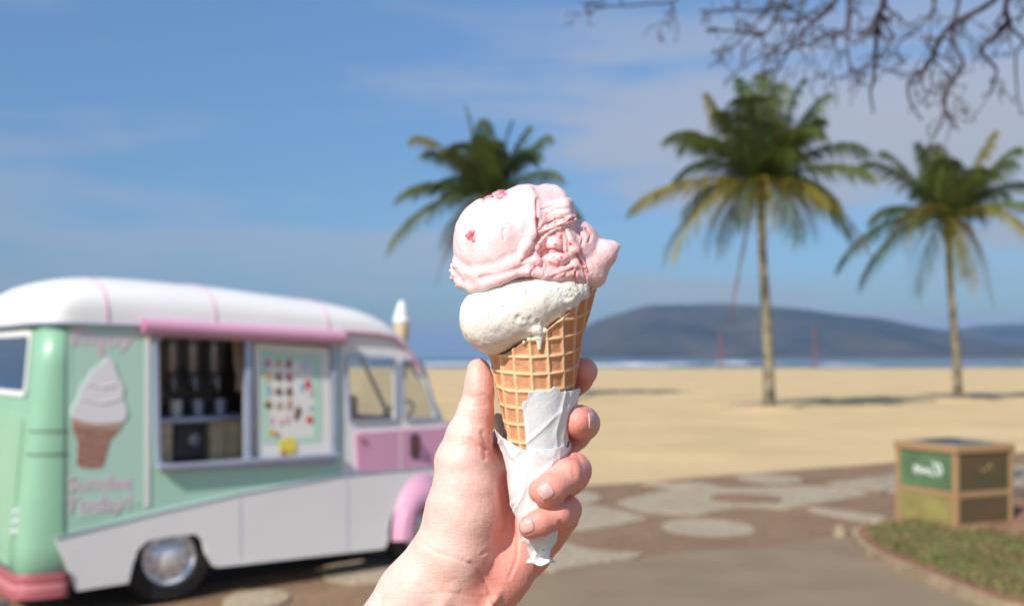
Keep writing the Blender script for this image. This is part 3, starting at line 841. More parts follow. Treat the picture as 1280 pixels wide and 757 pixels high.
m_pinkp = mat('pink paint', (.70, .36, .52), .42, coat=.2, var=.04, vscale=3)
m_red = mat('red bumper', (.42, .11, .13), .35, coat=.3, var=.1, vscale=6)
m_redl = mat('pale red stripe', (.62, .22, .24), .35)
m_frame = mat('window frame', (.44, .50, .64), .35, metallic=.3, var=.08, vscale=8)
m_black = mat('black rubber', (.012, .012, .013), .75, bump=.3, bscale=80)
m_dark = mat('dark cabin', (.10, .09, .095), .6, var=.3, vscale=4)
m_chrome = mat('chrome', (.80, .82, .84), .25, metallic=.45)
m_wood = mat('pale wood', (.80, .62, .38), .5, var=.2, vscale=12)
m_steel = mat('steel', (.30, .31, .35), .3, metallic=.8)
m_cloth = mat('cream curtain', (.55, .42, .30), .8, var=.15, vscale=15)
m_post = mat('poster paper', (.86, .86, .80), .5)
m_postg = mat('poster mint', (.52, .78, .62), .5)
m_glass = bpy.data.materials.new('window glass'); m_glass.use_nodes = True
N, L = m_glass.node_tree.nodes, m_glass.node_tree.links
N.remove(N['Principled BSDF'])
g_ = N.new('ShaderNodeBsdfGlossy'); g_.inputs['Roughness'].default_value = .02; t_ = N.new('ShaderNodeBsdfTransparent'); t_.inputs[0].default_value = (.93, .95, .96, 1)
lw = N.new('ShaderNodeLayerWeight'); lw.inputs[0].default_value = .5; pw = N.new('ShaderNodeMath'); pw.operation = 'POWER'; L.new(lw.outputs['Facing'], pw.inputs[0]); pw.inputs[1].default_value = 4
fr = N.new('ShaderNodeMath'); fr.operation = 'MULTIPLY_ADD'; L.new(pw.outputs[0], fr.inputs[0]); fr.inputs[1].default_value = .5; fr.inputs[2].default_value = .035; mi = N.new('ShaderNodeMixShader')
L.new(fr.outputs[0], mi.inputs[0]); L.new(t_.outputs[0], mi.inputs[1]); L.new(g_.outputs[0], mi.inputs[2]); L.new(mi.outputs[0], N['Material Output'].inputs[0])
m_glass_dark = mat('tinted rear glass', (.02, .03, .06), .04, spec=1.0, coat=.6)

def Sp(pts, t=0.0): return [S(u, v, t) for u, v in pts]
s_c = S(84, 560)[0]                                     # where the flat side starts, the corner turns behind it
def lean(h): return .085 * (1.8 - h)                     # the tail slopes out towards the ground
RC = .24; RT = .13
# --- outlines on the near side
base_px = [(92, 403), (180, 407), (300, 411), (430, 417), (480, 420), (500, 429), (513, 443), (530, 478), (546, 513), (553, 528)]
win = [S(194, 420), S(417, 431), S(416, 576), S(197, 584)]
win_o = rpoly(win, .05)
w1 = rpoly(Sp([(433, 446), (493, 449), (494, 524), (437, 525)]), .03); w2 = rpoly(Sp([(501, 450), (526, 452), (545, 521), (506, 523)]), .03)
# rear wheel arch
wc = S(211, 704); arch = Sp([(160, 728), (165, 706), (172, 686), (184, 675), (212, 670), (245, 667), (253, 676), (258, 692), (267, 707)])
fc = (S(527, 700)[0], .28)
archf = [(fc[0] + .31 * math.cos(R_(a)), .27 + .31 * math.sin(R_(a))) for a in range(188, -9, -14)]
def top_of(x):
    pts = [S(*p) for p in base_px]; xs = [p[0] for p in pts]; hs = [p[1] for p in pts]
    return float(np.interp(x, xs, hs))
split_px = [(92, 666), (190, 641), (300, 616), (418, 595), (440, 592)]
split = Sp(split_px)
hb0 = S(95, 737)[1]; hb1 = .17
x_nose = S(555, 560)[0]; x_end = x_nose + .12
s_g = S(427, 500)[0]
# mint upper side
mb = MB()
outer = [(s_c, split[0][1])] + split[1:-1] + [(s_g, split[-1][1])] + [(s_g, top_of(s_g))] + [S(300, 411), S(180, 407), (s_c, top_of(s_c))]
mb.plate(outer, 0, .035, [win_o]); mb.build('side_panel', m_mint, van, bevel=.004)['label'] = 'mint green upper side panel'
# white front of the side, round the cab windows
mb = MB()
fr_top = [S(*p) for p in [(430, 417), (480, 420), (500, 429), (513, 443), (530, 478), (546, 513), (553, 528)]]
low = S(430, 540)[1]
outer = [(s_g, S(430, 594)[1])] + [(x_nose, S(430, 594)[1])] + [(x_nose, fr_top[-1][1])] + fr_top[::-1][1:-1] + [(s_g, top_of(s_g))]
mb.plate(outer, 0, .035, [w1, w2]); mb.build('side_panel', m_white, van, bevel=.004)['label'] = 'white cab side with two windows'
# white skirt with its swept edge and the wheel arches
mb = MB()
edge0 = S(68, 672)
sk = [edge0] + [(p[0], p[1] + .004) for p in split[:-1]] + [(s_g, split[-1][1] + .004), (x_nose, split[-1][1] + .004), (x_nose, hb1 + .05)]
sk = sk[:-1] + [(x_nose, .27)] + list(reversed([a for a in archf if a[0] < x_nose - .02])) if False else sk
bottom = [(fc[0] - .34, hb1)] + [(fc[0] - .40, hb1), (arch[-1][0] + .04, .205)] + list(reversed(arch)) + [S(95, 738)]
fa = [(a[0], a[1]) for a in archf]          # from the left side of the arch over its top
fa_r = [a for a in reversed(fa)]
sk_outer = [edge0] + [(p[0], p[1] + .004) for p in split[1:-1]] + [(x_nose + .02, split[-1][1] + .004), (x_nose + .02, fa_r[0][1])] + \
    [a for a in fa_r if a[0] < x_nose + .01] + bottom
mb.plate(sk_outer[::-1], -.012, .030); mb.build('skirt', m_white, van, bevel=.006)
# trim line along the swept edge
mb = MB(); mb.tube([(p[0], -.014, p[1]) for p in [edge0] + split[1:]] + [(x_nose, -.014, split[-1][1])], .006, 6)
mb.build('trim', m_frame, van, smooth=True)
for px in (434, 300):
    mb = MB(); a = S(px, 596 if px == 434 else 618); b = S(px, 692 if px == 434 else 700); mb.box((a[0]-.003, -.0135, b[1] + .02), (a[0]+.003, -.011, a[1]-.02)); mb.build('panel_joint', m_frame, van)
# rear corner and tail: one swept sheet
def tail_sheet(name, h0, h1, material, off=0.0, n=12, far=True):
    mb = MB(); prof = []
    for k in range(n + 1):
        a = R_(90 * k / n); prof.append((s_c - RT * math.sin(a), RT - RT * math.cos(a), -math.sin(a), -math.cos(a)))
    prof.append((s_c - RT, WV - RT, -1, 0))
    if far:
        for k in range(n + 1):
            a = R_(90 * k / n); prof.append((s_c - RT * math.cos(a), WV - RT + RT * math.sin(a), -math.cos(a), math.sin(a)))
    vs = []; fs = []; hs = [h0 + (h1 - h0) * i / 6 for i in range(7)]
    for h in hs:
        for (x, y, nx, ny) in prof:
            w = min(1, max(0, (s_c - x) / RT))
            vs.append((x + nx * off - lean(h) * w, y + ny * off, h))
    m_ = len(prof)
    for j in range(6):
        for i in range(m_ - 1): fs.append((j*m_+i, j*m_+i+1, (j+1)*m_+i+1, (j+1)*m_+i))
    mb.add(vs, fs); o = mb.build(name, material, van, smooth=True, fix=False)
    so_ = o.modifiers.new('solid', 'SOLIDIFY'); so_.thickness = .02; so_.offset = 1 if off == 0 else 0
    return o
h_t = top_of(s_c)
m_mint_shade = mat('shaded mint paint', (.26, .50, .34), .40, coat=.25, var=.05, vscale=3)  # tail green deepened: its shade is put into the colour
tail_sheet('rear_body', .20, h_t, m_mint_shade)
for h0, h1, mm in ((.16, .205, m_red), (.209, .250, m_redl), (.254, .310, m_red)):
    tail_sheet('bumper', h0, h1, mm, off=.018)
def on_tail(y, h, off=.0): return Vector((s_c - RT - lean(h) - off, y, h))
# rear window and engine door lines
def tail_quad(name, y0, y1, h0, h1, mt, off, th=.012, r=.05, hole=None):
    o_ = rrect(y0, h0, y1, h1, r); hs = [rrect(y0 + hole, h0 + hole, y1 - hole, h1 - hole, r * .7)] if hole else []
    M = Matrix(((-.0, 1, 0, s_c - RT - off - th), (1, 0, 0, 0), (0, 0, 1, 0), (0, 0, 0, 1)))
    # local x -> y of van, local y -> x of van; sheared by the lean afterwards
    mb = MB(); mb.plate(o_, 0, th, hs, M)
    for v in mb.v: v.x -= lean(v.z)
    return mb.build(name, mt, van)
gl = tail_quad('rear_window', RT + .10, WV - RT - .05, 1.36, 1.77, m_white, .004, hole=.035)
pane = tail_quad('pane', RT + .13, WV - RT - .08, 1.39, 1.74, m_glass_dark, .0, .008); pane.parent = gl
tail_quad('rear_door', RT + .12, RT + .88, .33, 1.24, m_mint_shade, .0, .010, .03, hole=None)
for h in (1.02, .96, .90):
    mb = MB(); p = on_tail(RT + .0, h, .02); mb.lathe([(0, 0), (.026, 0), (.028, .012), (.018, .03), (0, .035)], 16, Matrix.Translation(p + Vector((.0, .10, -.36))) @ Matrix.Rotation(R_(-90), 4, 'Y'))
    mb.build('lamp', m_chrome, van, smooth=True)
for h in (1.16, 1.02):
    mb = MB(); pts = []
    for k in range(9):
        a = R_(-10 + 100 * k / 8); x = s_c - (RT + .003) * math.sin(max(a, 0)); pts.append((x - lean(h) * min(1, (s_c - x) / RT), RT - (RT + .003) * math.cos(max(a, 0)), h))
    mb.tube(pts, .004, 5); mb.build('panel_joint', m_dark, van, smooth=True)
mb = MB(); mb.box((s_c - RT - .32, RT + .0, .10), (s_c - RT - .16, RT + .05, .15)); mb.box((s_c - RT - .36, RT - .02, .09), (s_c - RT - .31, RT + .07, .19)); mb.build('tow_hook', m_steel, van, bevel=.008)
# far side, floor, nose
mb = MB(); mb.box((s_c, WV - .04, .20), (x_nose - .1, WV, .98)); mb.box((s_c, WV - .04, 1.0), (s_g, WV, h_t - .02)); mb.build('far_side', m_white, van)
mb = MB(); mb.box((s_c - RT, .36, .30), (x_nose, WV - .36, .34)); mb.build('floor_pan', m_dark, van)
mb = MB(); mb.box((s_c - .1, .38, .12), (x_nose - .2, WV - .38, .298)); mb.build('chassis', m_black, van)
# nose: rounded front body from the side round to the far side, leaning back above the waist
mb = MB(); rows = [(.20, .10), (.35, .16), (.60, .17), (.85, .14), (1.02, .08), (1.09, .03)]
prof = []
for k in range(9):
    a = R_(90 * k / 8); prof.append((math.sin(a), RC - RC * math.cos(a)))
for k in range(9):
    a = R_(90 * k / 8); prof.append((math.cos(a), WV - RC + RC * math.sin(a)))
vs = [(x_nose + .02 + px_ * (dx + .10), py_, h) for h, dx in rows for px_, py_ in prof]; m_ = len(prof)
mb.add(vs, [(j*m_+i, j*m_+i+1, (j+1)*m_+i+1, (j+1)*m_+i) for j in range(len(rows)-1) for i in range(m_-1)])
o = mb.build('nose', m_pinkp, van, smooth=True); so_ = o.modifiers.new('solid', 'SOLIDIFY'); so_.thickness = .02
# windscreen
a0 = S(553, 528); a1 = S(513, 443)
mb = MB(); mb.add([(a0[0] + .05, .05, 1.07), (a0[0] + .05, WV - .05, 1.07), (a1[0] + .03, WV - .10, a1[1]), (a1[0] + .03, .10, a1[1])], [(0, 1, 2, 3)])
o = mb.build('windscreen', m_glass, van); so_ = o.modifiers.new('solid', 'SOLIDIFY'); so_.thickness = .006
mb = MB()
for y in (.05, WV / 2, WV - .05):
    mb = MB(); mb.tube([(a0[0] + .055, y, 1.06), (a1[0] + .035, y if y != .05 else .06, a1[1] + .01)], .018, 8); mb.build('windscreen_post', m_white, van, smooth=True)
# roof
roof_px = [(92, 403, 347), (120, 404, 347), (200, 407, 351.5), (300, 411, 361), (400, 415.5, 375), (430, 417, 379.5), (465, 419, 387.5), (485, 422, 398), (500, 429, 411), (509, 438, 426)]
st = []
for u, vb, vt in roof_px:
    x, hb = S(u, vb); ht = S(u, vt, .30)[1]; st.append((x, hb, ht))
x0 = s_c - RT - .03
secs = []
for k in range(9):                                     # rounded tail of the roof
    a = R_(90 * k / 8); x = s_c + .25 - (s_c + .25 - x0) * math.sin(R_(90) - a) if k < 8 else s_c + .25
    q = math.sqrt(max(0, 1 - ((s_c + .25 - x) / (s_c + .25 - x0 + .0)) ** 2))
    secs.append((x, h_t, h_t + (st[0][2] - st[0][1]) * (q ** .55 if q > 0 else 0), max(0, s_c - x)))
for k in range(1, 26):
    x = s_c + .25 + (st[-1][0] - s_c - .25) * k / 25
    xs = [p[0] for p in st]; secs.append((x, float(np.interp(x, xs, [p[1] for p in st])), float(np.interp(x, xs, [p[2] for p in st])), 0))
vs = []; nS = 33; yc = WV / 2
def roof_ring(x, hb, ht, tin, grow=0.0):
    yi = RT - math.sqrt(max(0, RT ** 2 - min(tin, RT) ** 2)) if tin > 0 else 0
    hw = WV / 2 - yi + .02 + grow; H = ht - hb + .02
    out = []
    for k in range(nS):
        a = math.pi * k / (nS - 1); c = math.cos(a); sn = math.sin(a)
        out.append((x - grow * 0, yc - hw * math.copysign(abs(c) ** .62, c), hb + (H + grow) * sn ** .62))
    return out
for sct in secs: vs += roof_ring(*sct)
fs = [(j*nS+i, (j+1)*nS+i, (j+1)*nS+i+1, j*nS+i+1) for j in range(len(secs)-1) for i in range(nS-1)]
fs.append(tuple(range(nS))); fs.append(tuple(reversed(range((len(secs)-1)*nS, len(secs)*nS))))
mb = MB(); mb.add(vs, fs); roof = mb.build('roof', m_white, van, smooth=True)
def sec_at(x):
    xs = [p[0] for p in secs]; return (x,) + tuple(float(np.interp(x, xs, [p[i] for p in secs])) for i in (1, 2, 3))
for u in (133, 268, 409):
    x = S(u, 400)[0]; mb = MB(); mb.tube(roof_ring(*sec_at(x), grow=-.002), .008, 6); mb.build('roof_seam', m_pinkp, roof, smooth=True)
mb = MB(); pts = [(s_c - RT - .03, WV - RT, h_t - .006), (s_c - RT - .03, RT, h_t - .006)] + [(s_c - (RT + .02) * math.sin(R_(90 - 18 * k)) - .0, RT - (RT + .02) * math.cos(R_(90 - 18 * k)), h_t - .006) for k in range(1, 5)]
pts += [(s_c, -.02, h_t - .006)] + [(S(*p)[0], -.022, S(*p)[1]) for p in base_px[1:4]]
mb.tube(pts, .012, 6); mb.build('gutter', m_frame, van, smooth=True)
mb = MB(); mb.tube([(S(*p)[0], -.024, S(*p)[1]) for p in [(425, 414), (470, 417), (490, 421), (503, 431), (513, 444), (523, 462)]], .014, 8); mb.build('trim', m_pinkp, van, smooth=True)
# awning rolled up over the serving window
a = S(181, 406, -.06); b = S(429, 421, -.06)
mb = MB(); mb.tube([(a[0], -.055, a[1] - .006), (b[0], -.055, b[1] - .006)], .052, 18)
mb.add([(a[0], -.02, a[1] + .04), (b[0], -.02, b[1] + .04), (b[0], -.098, b[1] - .012), (a[0], -.098, a[1] - .012)], [(0, 1, 2, 3)])
aw = mb.build('awning', m_pinkp, van, smooth=True)
for q in (a, b):
    mb = MB(); mb.tube([(q[0] - .012, -.055, q[1] - .006), (q[0] + .012, -.055, q[1] - .006)], .05, 14); mb.build('end_cap', mat('dark pink', (.50, .18, .32), .4) if q is a else m_pinkp, aw, smooth=True, bevel=.006)
# serving window frame
fo = rpoly([S(190, 418), S(421, 429), S(420, 580), S(193, 589)], .07); fi = rpoly([S(197, 421), S(414, 431), S(413, 572), S(200, 579)], .045)
mb = MB(); mb.plate(fo, -.022, -.0, [fi]); sw = mb.build('serving_window', m_frame, van, bevel=.004)
mb = MB(); x_m = S(311, 500)[0]; mb.box((x_m - .03, -.018, S(311, 576)[1]), (x_m + .02, .03, S(311, 424)[1])); mb.build('mullion', m_frame, sw, bevel=.003)
mb = MB(); mb.box((S(194, 583)[0], -.06, S(194, 585)[1] - .008), (S(420, 580)[0], -.022, S(194, 585)[1] + .026)); mb.build('sill', m_frame, sw, bevel=.006)
# the mint trim strip beside the window on the left
q0 = S(181, 412); q1 = S(189, 632); mb = MB(); mb.box((q0[0], -.006, q1[1]), (q0[0] + .03, 0, q0[1])); mb.build('trim', m_white, van)
# cab windows
for w_ in (w1, w2):
    mb = MB(); mb.plate(inset(w_, -.018), -.014, -.002, [inset(w_, .006)]); f_ = mb.build('cab_window', m_frame, van)
    mb = MB(); mb.plate(inset(w_, -.004) if False else w_, .012, .018); mb.build('pane', m_glass, f_)
# pink door strip, handle and seams
strip = rpoly([S(443, 541), S(557, 533), S(557, 583), S(446, 590)], .03)
mb = MB(); mb.plate(strip, -.014, -.001); ds = mb.build('door_panel', m_pinkp, van, bevel=.003)
for u, v0, v1 in ((500, 540, 586),):
    mb = MB(); mb.box((S(u, v0)[0]-.004, -.0165, S(u, v1)[1]), (S(u, v0)[0]+.004, -.0142, S(u, v0)[1])); mb.build('panel_joint', m_white, ds)
hp = S(517, 557); mb = MB(); mb.plate(rrect(hp[0]-.045, hp[1]-.10, hp[0]+.045, hp[1]+.10, .04), -.020, -.0145); hd = mb.build('door_handle', m_dark, ds)
mb = MB(); mb.tube([(hp[0], -.022, hp[1]-.06), (hp[0], -.05, hp[1]-.02), (hp[0], -.05, hp[1]+.03), (hp[0], -.022, hp[1]+.06)], .012, 8); mb.build('lever', mat('dark red grip', (.12, .02, .02), .4), ds, smooth=True)
hp = S(452, 550); mb = MB(); mb.lathe([(0, 0), (.018, 0), (.018, .012), (0, .014)], 12, Matrix.Translation((hp[0], -.014, hp[1])) @ Matrix.Rotation(R_(90), 4, 'X')); mb.build('hinge', m_red, ds, smooth=True)
# front wing in pink
mb = MB(); ro = fc[0] - S(489, 650)[0]; ri = ro - .15; kz = (S(536, 590)[1] - .25) / ro; vs = []; fs = []; nA = 26
for k in range(nA):
    a = R_(184 - 190 * k / (nA - 1)); c, s_ = math.cos(a), math.sin(a)
    for r, y in ((ri, .03), (ri, -.075), (ri + .03, -.095), (ri + .09, -.085), (ro - .02, -.035), (ro, -.012)):
        vs.append((fc[0] + r * c, y, .25 + r * s_ * kz))
fs = [(k*6+i, k*6+i+1, (k+1)*6+i+1, (k+1)*6+i) for k in range(nA-1) for i in range(5)]
mb.add(vs, fs); o = mb.build('wing', m_pinkp, van, smooth=True)
# wheels
def wheel(cx, cy, far=False):
    w_ = empty('wheel', (cx, cy, .302)); w_.parent = van
    M = Matrix.Rotation(R_(90), 4, 'X')
    mb = MB(); mb.lathe([(.17, -.08), (.19, -.105), (.27, -.100), (.299, -.065), (.304, 0), (.299, .065), (.27, .100), (.19, .105), (.17, .08), (.17, -.08)], 40, M); ty = mb.build('tyre', m_black, w_, smooth=True)
    mb = MB(); mb.lathe([(.180, .080), (.172, .094), (.155, .084), (.145, .070), (.115, .075), (.10, .094), (.06, .104), (.055, .120), (.02, .128), (0, .128)], 40, M); mb.build('hubcap', m_chrome, w_, smooth=True)
    mb = MB(); mb.lathe([(0, .076), (.010, .076), (.010, .081), (0, .081)], 6); me_h = None
    for k in range(10):
        a = 2 * math.pi * k / 10; loc = M @ Vector((.130 * math.cos(a), .130 * math.sin(a), 0))
        if me_h is None: o_ = mb.build('vent_hole', m_steel, w_); me_h = o_.data
        else: o_ = link('vent_hole', me_h, w_)
        o_.location = loc; o_.rotation_euler = (R_(90), 0, 0)
    if far: w_.scale = (1, -1, 1)
wheel(wc[0] + .02, .135); wheel(fc[0], .12); wheel(wc[0], WV - .085, True); wheel(fc[0], WV - .085, True)
for c_ in (wc[0], fc[0]):
    mb = MB(); rw = .33 if c_ == fc[0] else .40
    pr = [(c_ + rw * math.cos(R_(a)), .24 + rw * math.sin(R_(a))) for a in range(180, -1, -15)]
    vs = [(x, y, z) for x, z in pr for y in (.032, .34)]; mb.add(vs, [(2*k, 2*k+1, 2*k+3, 2*k+2) for k in range(len(pr)-1)])
    mb.add([(x, .34, z) for x, z in pr], [tuple(range(len(pr)))]); mb.build('wheel_well', m_black, van)
# --- inside: back wall, counter, machines
xa = S(194, 500)[0] - .05; xb = s_g + .02
zt = top_of(xa); zc_ = S(250, 520, .35)[1]
mb = MB(); mb.box((xa, 1.02, .34), (xb, 1.05, zt)); mb.build('back_wall', m_dark, van)
mb = MB(); mb.box((xa - .03, .04, .34), (xa, 1.02, zt)); mb.box((xb, .04, .34), (xb + .03, 1.02, zt)); mb.build('cabin_wall', m_wood, van)
mb = MB(); mb.box((xa, .30, zc_ - .04), (xb, .98, zc_)); mb.build('counter', m_frame, van, bevel=.005)
def Sx(u, t): return S(u, 500, t)[0]
y_f = .34
mb = MB(); mb.box((xa, y_f, .36), (Sx(216, y_f), .8, zc_ - .042)); mb.build('cupboard', m_wood, van, bevel=.004)
mb = MB(); mb.box((Sx(263, y_f), y_f, .36), (xb, .8, zc_ - .042)); cb = mb.build('cupboard', m_wood, van, bevel=.004)
for k in range(1, 6):
    x = Sx(263, y_f) + k * .11; mb = MB(); mb.box((x - .003, y_f - .004, .40), (x + .003, y_f - .001, zc_ - .06)); mb.build('groove', mat('groove', (.3, .2, .1), .8) if k == 1 else bpy.data.materials['groove'], cb)
mb = MB(); mb.box((Sx(219, .42), .42, zc_ - .30), (Sx(261, .42), .80, zc_ - .06)); fz = mb.build('freezer', m_dark, van, bevel=.01)
mb = MB(); mb.lathe([(0, 0), (.04, 0), (.045, .012), (0, .016)], 16, Matrix.Translation((Sx(243, .42), .42, zc_ - .17)) @ Matrix.Rotation(R_(90), 4, 'X')); mb.build('dial', m_steel, fz, smooth=True)
mb = MB(); mb.box((Sx(219, .40), .40, zc_ - .35), (Sx(263, .40), .80, zc_ - .31)); mb.build('shelf', mat('dark red shelf', (.18, .02, .04), .5), van)
for u in (213, 240, 268):
    t0 = .55; x = Sx(u, t0)
    mc = empty('ice_cream_machine', (x, t0, zc_)); mc.parent = van
    mb = MB(); mb.box((-.10, .05, .0), (.10, .40, .62)); mb.build('housing', m_dark, mc, bevel=.02)
    mb = MB(); mb.lathe([(.075, .62), (.085, .50), (.08, .36), (.05, .30), (.045, .22)], 20); mb.build('cylinder', m_steel, mc, smooth=True)
    mb = MB(); mb.tube([(0, -.02, .30), (0, -.06, .24), (0, -.06, .17)], [.035, .026, .014], 10); mb.build('nozzle', m_steel, mc, smooth=True)
    mb = MB(); mb.lathe([(.03, .0), (.042, .11), (.045, .11), (.040, .0)], 16, Matrix.Translation((.0, -.10, .002))); mb.build('cup', m_frame if u > 213 else m_post, mc, smooth=True)
# curtains
for ua, ub, name in ((200, 205, 'curtain'), (290, 304, 'curtain')):
    mb = MB(); xs0 = Sx(ua, .12); xs1 = Sx(ub, .12); vs = []; nX = 14
    zt_ = S(250, 418, .12)[1]; zb_ = zc_ + .18 if ua > 250 else zc_ + .1
    for j, z in enumerate((zt_, (zt_ + zb_) / 2, zb_ + .1, zb_)):
        for i in range(nX): 
            f_ = i / (nX - 1); wd = (1, .85, .55, .7)[j]; x = xs1 - (xs1 - xs0) * (1 - f_) * wd if ua > 250 else xs0 + (xs1 - xs0) * f_ * wd
            vs.append((x, .12 + .014 * math.sin(i * 1.9), z))
    mb.add(vs, [(j*nX+i, j*nX+i+1, (j+1)*nX+i+1, (j+1)*nX+i) for j in range(3) for i in range(nX-1)]); mb.build(name, m_cloth, van, smooth=True)
# cab inside
mb = MB(); mb.box((s_g + .15, .15, .50), (s_g + .55, .62, .86)); mb.box((s_g + .12, .15, .86), (s_g + .24, .62, 1.32)); mb.build('seat', m_cloth, van, bevel=.03)
mb = MB(); c0 = Vector((x_nose - .22, .38, 1.12)); n_ = Vector((-.7, 0, .7)); a_ = n_.cross(Vector((0, 1, 0))).normalized()
mb.tube([c0 + (Vector((0, 1, 0)) * math.cos(R_(k * 20)) + a_ * math.sin(R_(k * 20))) * .19 for k in range(19)], .012, 6); mb.tube([c0, c0 - n_ * .4], .015, 6); mb.build('steering_wheel', m_frame, van, smooth=True)
# --- menu poster in the right half of the window
pp = rpoly([S(318, 428), S(413, 434), S(413, 571), S(321, 573)], .01)
mb = MB(); mb.plate(pp, .004, .010); post = mb.build('menu_poster', m_post, van)
gO = [S(325, 437), S(402, 442), S(402, 552), S(328, 554)]
mb = MB(); mb.plate(gO, .002, .0035, [[S(334, 449), S(391, 453), S(391, 545), S(337, 547)]]); mb.build('poster_border', m_postg, post)
pc = {k: mat('print ' + k, c, .5) for k, c in dict(rose=(.62, .16, .30), brown=(.16, .06, .04), wine=(.30, .05, .10), gold=(.75, .50, .12), sky=(.45, .62, .80), blush=(.85, .55, .60), lilac=(.62, .66, .80), scarlet=(.70, .06, .06), lemon=(.88, .72, .10), tan=(.55, .38, .26)).items()}
def dot(u, v, r, key, sx=1.0):
    x, z = S(u, v); rr = r / 1244 * 6.9
    mb = MB(); mb.plate([(x + rr * sx * 1.15 * math.cos(R_(a)), z + rr * math.sin(R_(a))) for a in range(0, 360, 36)], -.001, .0018); mb.build('menu_picture', pc[key], post)
for i, (u, v) in enumerate([(u_, v_) for v_ in (454, 471, 489, 506) for u_ in (335, 348, 361)]):
    k1 = ['rose', 'tan', 'wine', 'gold', 'brown', 'wine', 'sky', 'brown', 'brown', 'brown', 'tan', 'tan'][i]
    dot(u, v + (u - 335) * .05, 4.0, k1); dot(u + 1, v - 4.5, 2.2, ['blush', 'gold', 'rose', 'blush', 'tan', 'rose', 'brown', 'tan', 'wine', 'gold', 'lilac', 'scarlet'][i])
for u, v, r, k, sx in [(382, 458, 7, 'lilac', 1), (377, 483, 6, 'sky', .6), (385, 480, 6, 'scarlet', .6), (388, 489, 6, 'blush', .6), (373, 513, 6, 'brown', .5), (370, 520, 5, 'brown', .5), (387, 509, 4, 'lilac', 1), (387, 524, 4.5, 'scarlet', 1),
                       (339, 524, 5, 'blush', .5), (350, 526, 5, 'blush', .5), (358, 523, 6, 'blush', .5), (340, 540, 4, 'gold', 1), (346, 543, 4, 'tan', .8), (360, 557, 11, 'lemon', 1), (355, 566, 4, 'scarlet', 1), (366, 566, 4.5, 'gold', 1)]:
    dot(u, v, r, k, sx)
# --- painted cone and words on the rear of the side
m_sign = mat('sign pink', (.86, .56, .68), .4); m_signw = mat('sign white', (.84, .84, .84), .4); m_signb = mat('sign cone', (.42, .22, .16), .5, var=.25, vscale=40); m_signb2 = mat('sign cone rim', (.56, .36, .26), .5)
def decal(name, pts, mt, y=-.004, r=.02, lab=None):
    mb = MB(); mb.plate(rpoly(Sp(pts), r), y, .001); o = mb.build(name, mt, van)
    if lab: o['label'] = lab
    return o
m_dec = mat('decal panel', (.50, .75, .62), .45, coat=.3)
decal('sign_panel', [(97, 406), (178, 409), (180, 628), (96, 650)], m_dec, -.002, .02)
decal('painted_cone', [(91, 522), (150, 528), (147, 540), (138, 548), (128, 584), (112, 585), (96, 583), (97, 550), (90, 536)], m_signb, -.0045, .02)
decal('painted_cone_rim', [(88, 520), (153, 527), (149, 537), (95, 533)], m_signb2, -.006, .01)
decal('painted_swirl', [(133, 444), (142, 452), (145, 466), (155, 484), (152, 498), (160, 512), (155, 527), (118, 530), (88, 522), (90, 508), (98, 497), (100, 484), (110, 472), (114, 462), (126, 456)], m_signw, -.0075, .05)
for pts in ([(100, 498), (125, 504), (149, 498)], [(108, 479), (126, 484), (144, 480)]):
    mb = MB(); mb.tube([(S(*p)[0], -.0085, S(*p)[1]) for p in pts], .004, 5); mb.build('painted_line', mat('soft grey', (.76, .76, .78), .5) if 'soft grey' not in bpy.data.materials else bpy.data.materials['soft grey'], van)
def words(txt, u, v, size, rot=0, mt=m_sign, y=-.004, sx=1.0, bold=.0012):
    cu = bpy.data.curves.new('lettering', 'FONT'); cu.body = txt; cu.size = size * 1.04; cu.align_x = 'CENTER'; cu.align_y = 'CENTER'; cu.extrude = .0006; cu.shear = .14; cu.offset = bold; cu.space_character = 1.05
    o = bpy.data.objects.new('lettering', cu); COL.objects.link(o); bpy.context.view_layer.update()
    dg = bpy.context.evaluated_depsgraph_get(); me = bpy.data.meshes.new_from_object(o.evaluated_get(dg)); bpy.data.objects.remove(o)
    me.materials.clear(); me.materials.append(mt)
    o = link('lettering', me, van); x, z = S(u, v); o.location = (x, y, z); o.rotation_euler = (R_(90), R_(rot), 0); o.scale = (sx, 1, 1)
    return o
words('Enjoy', 126, 423, .135, 3, sx=1.15); words('a', 127, 438, .09, 3)
words('Sundae', 124, 604, .125, 2, sx=1.0); words('Today!', 122, 630, .125, 2, sx=1.05)
# --- cone ornament on the roof
ox, oz = S(502, 410, 1.0)
orn = empty('roof_ornament', (ox, 1.0, oz)); orn.parent = van
mb = MB(); mb.lathe([(.012, -.32), (.03, -.30), (.068, .0), (.074, .03), (.06, .04)], 16); mb.build('cone', m_signb2 if False else m_wood, orn, smooth=True)
mb = MB(); mb.lathe([(.062, .03), (.082, .06), (.074, .09), (.056, .10), (.066, .125), (.058, .15), (.040, .16), (.048, .18), (.036, .205), (.012, .24), (0, .25)], 16); mb.build('swirl', m_signw, orn, smooth=True)
mb = MB(); mb.box((-.03, -.03, -.45), (.03, .03, -.30)); mb.build('bracket', m_steel, orn)

# ================================================================ THE SETTING
m_sand = mat('beach sand', (.62, .465, .255), .95, var=.10, vscale=.35, bump=.6, bscale=2.5, bdist=.05, spec=.15, detail=8)
N, L, P_ = nodes_of(m_sand)
t = N.new('ShaderNodeTexCoord'); nf = noise_node(N, L, t.outputs['Object'], 45, 5, .7)
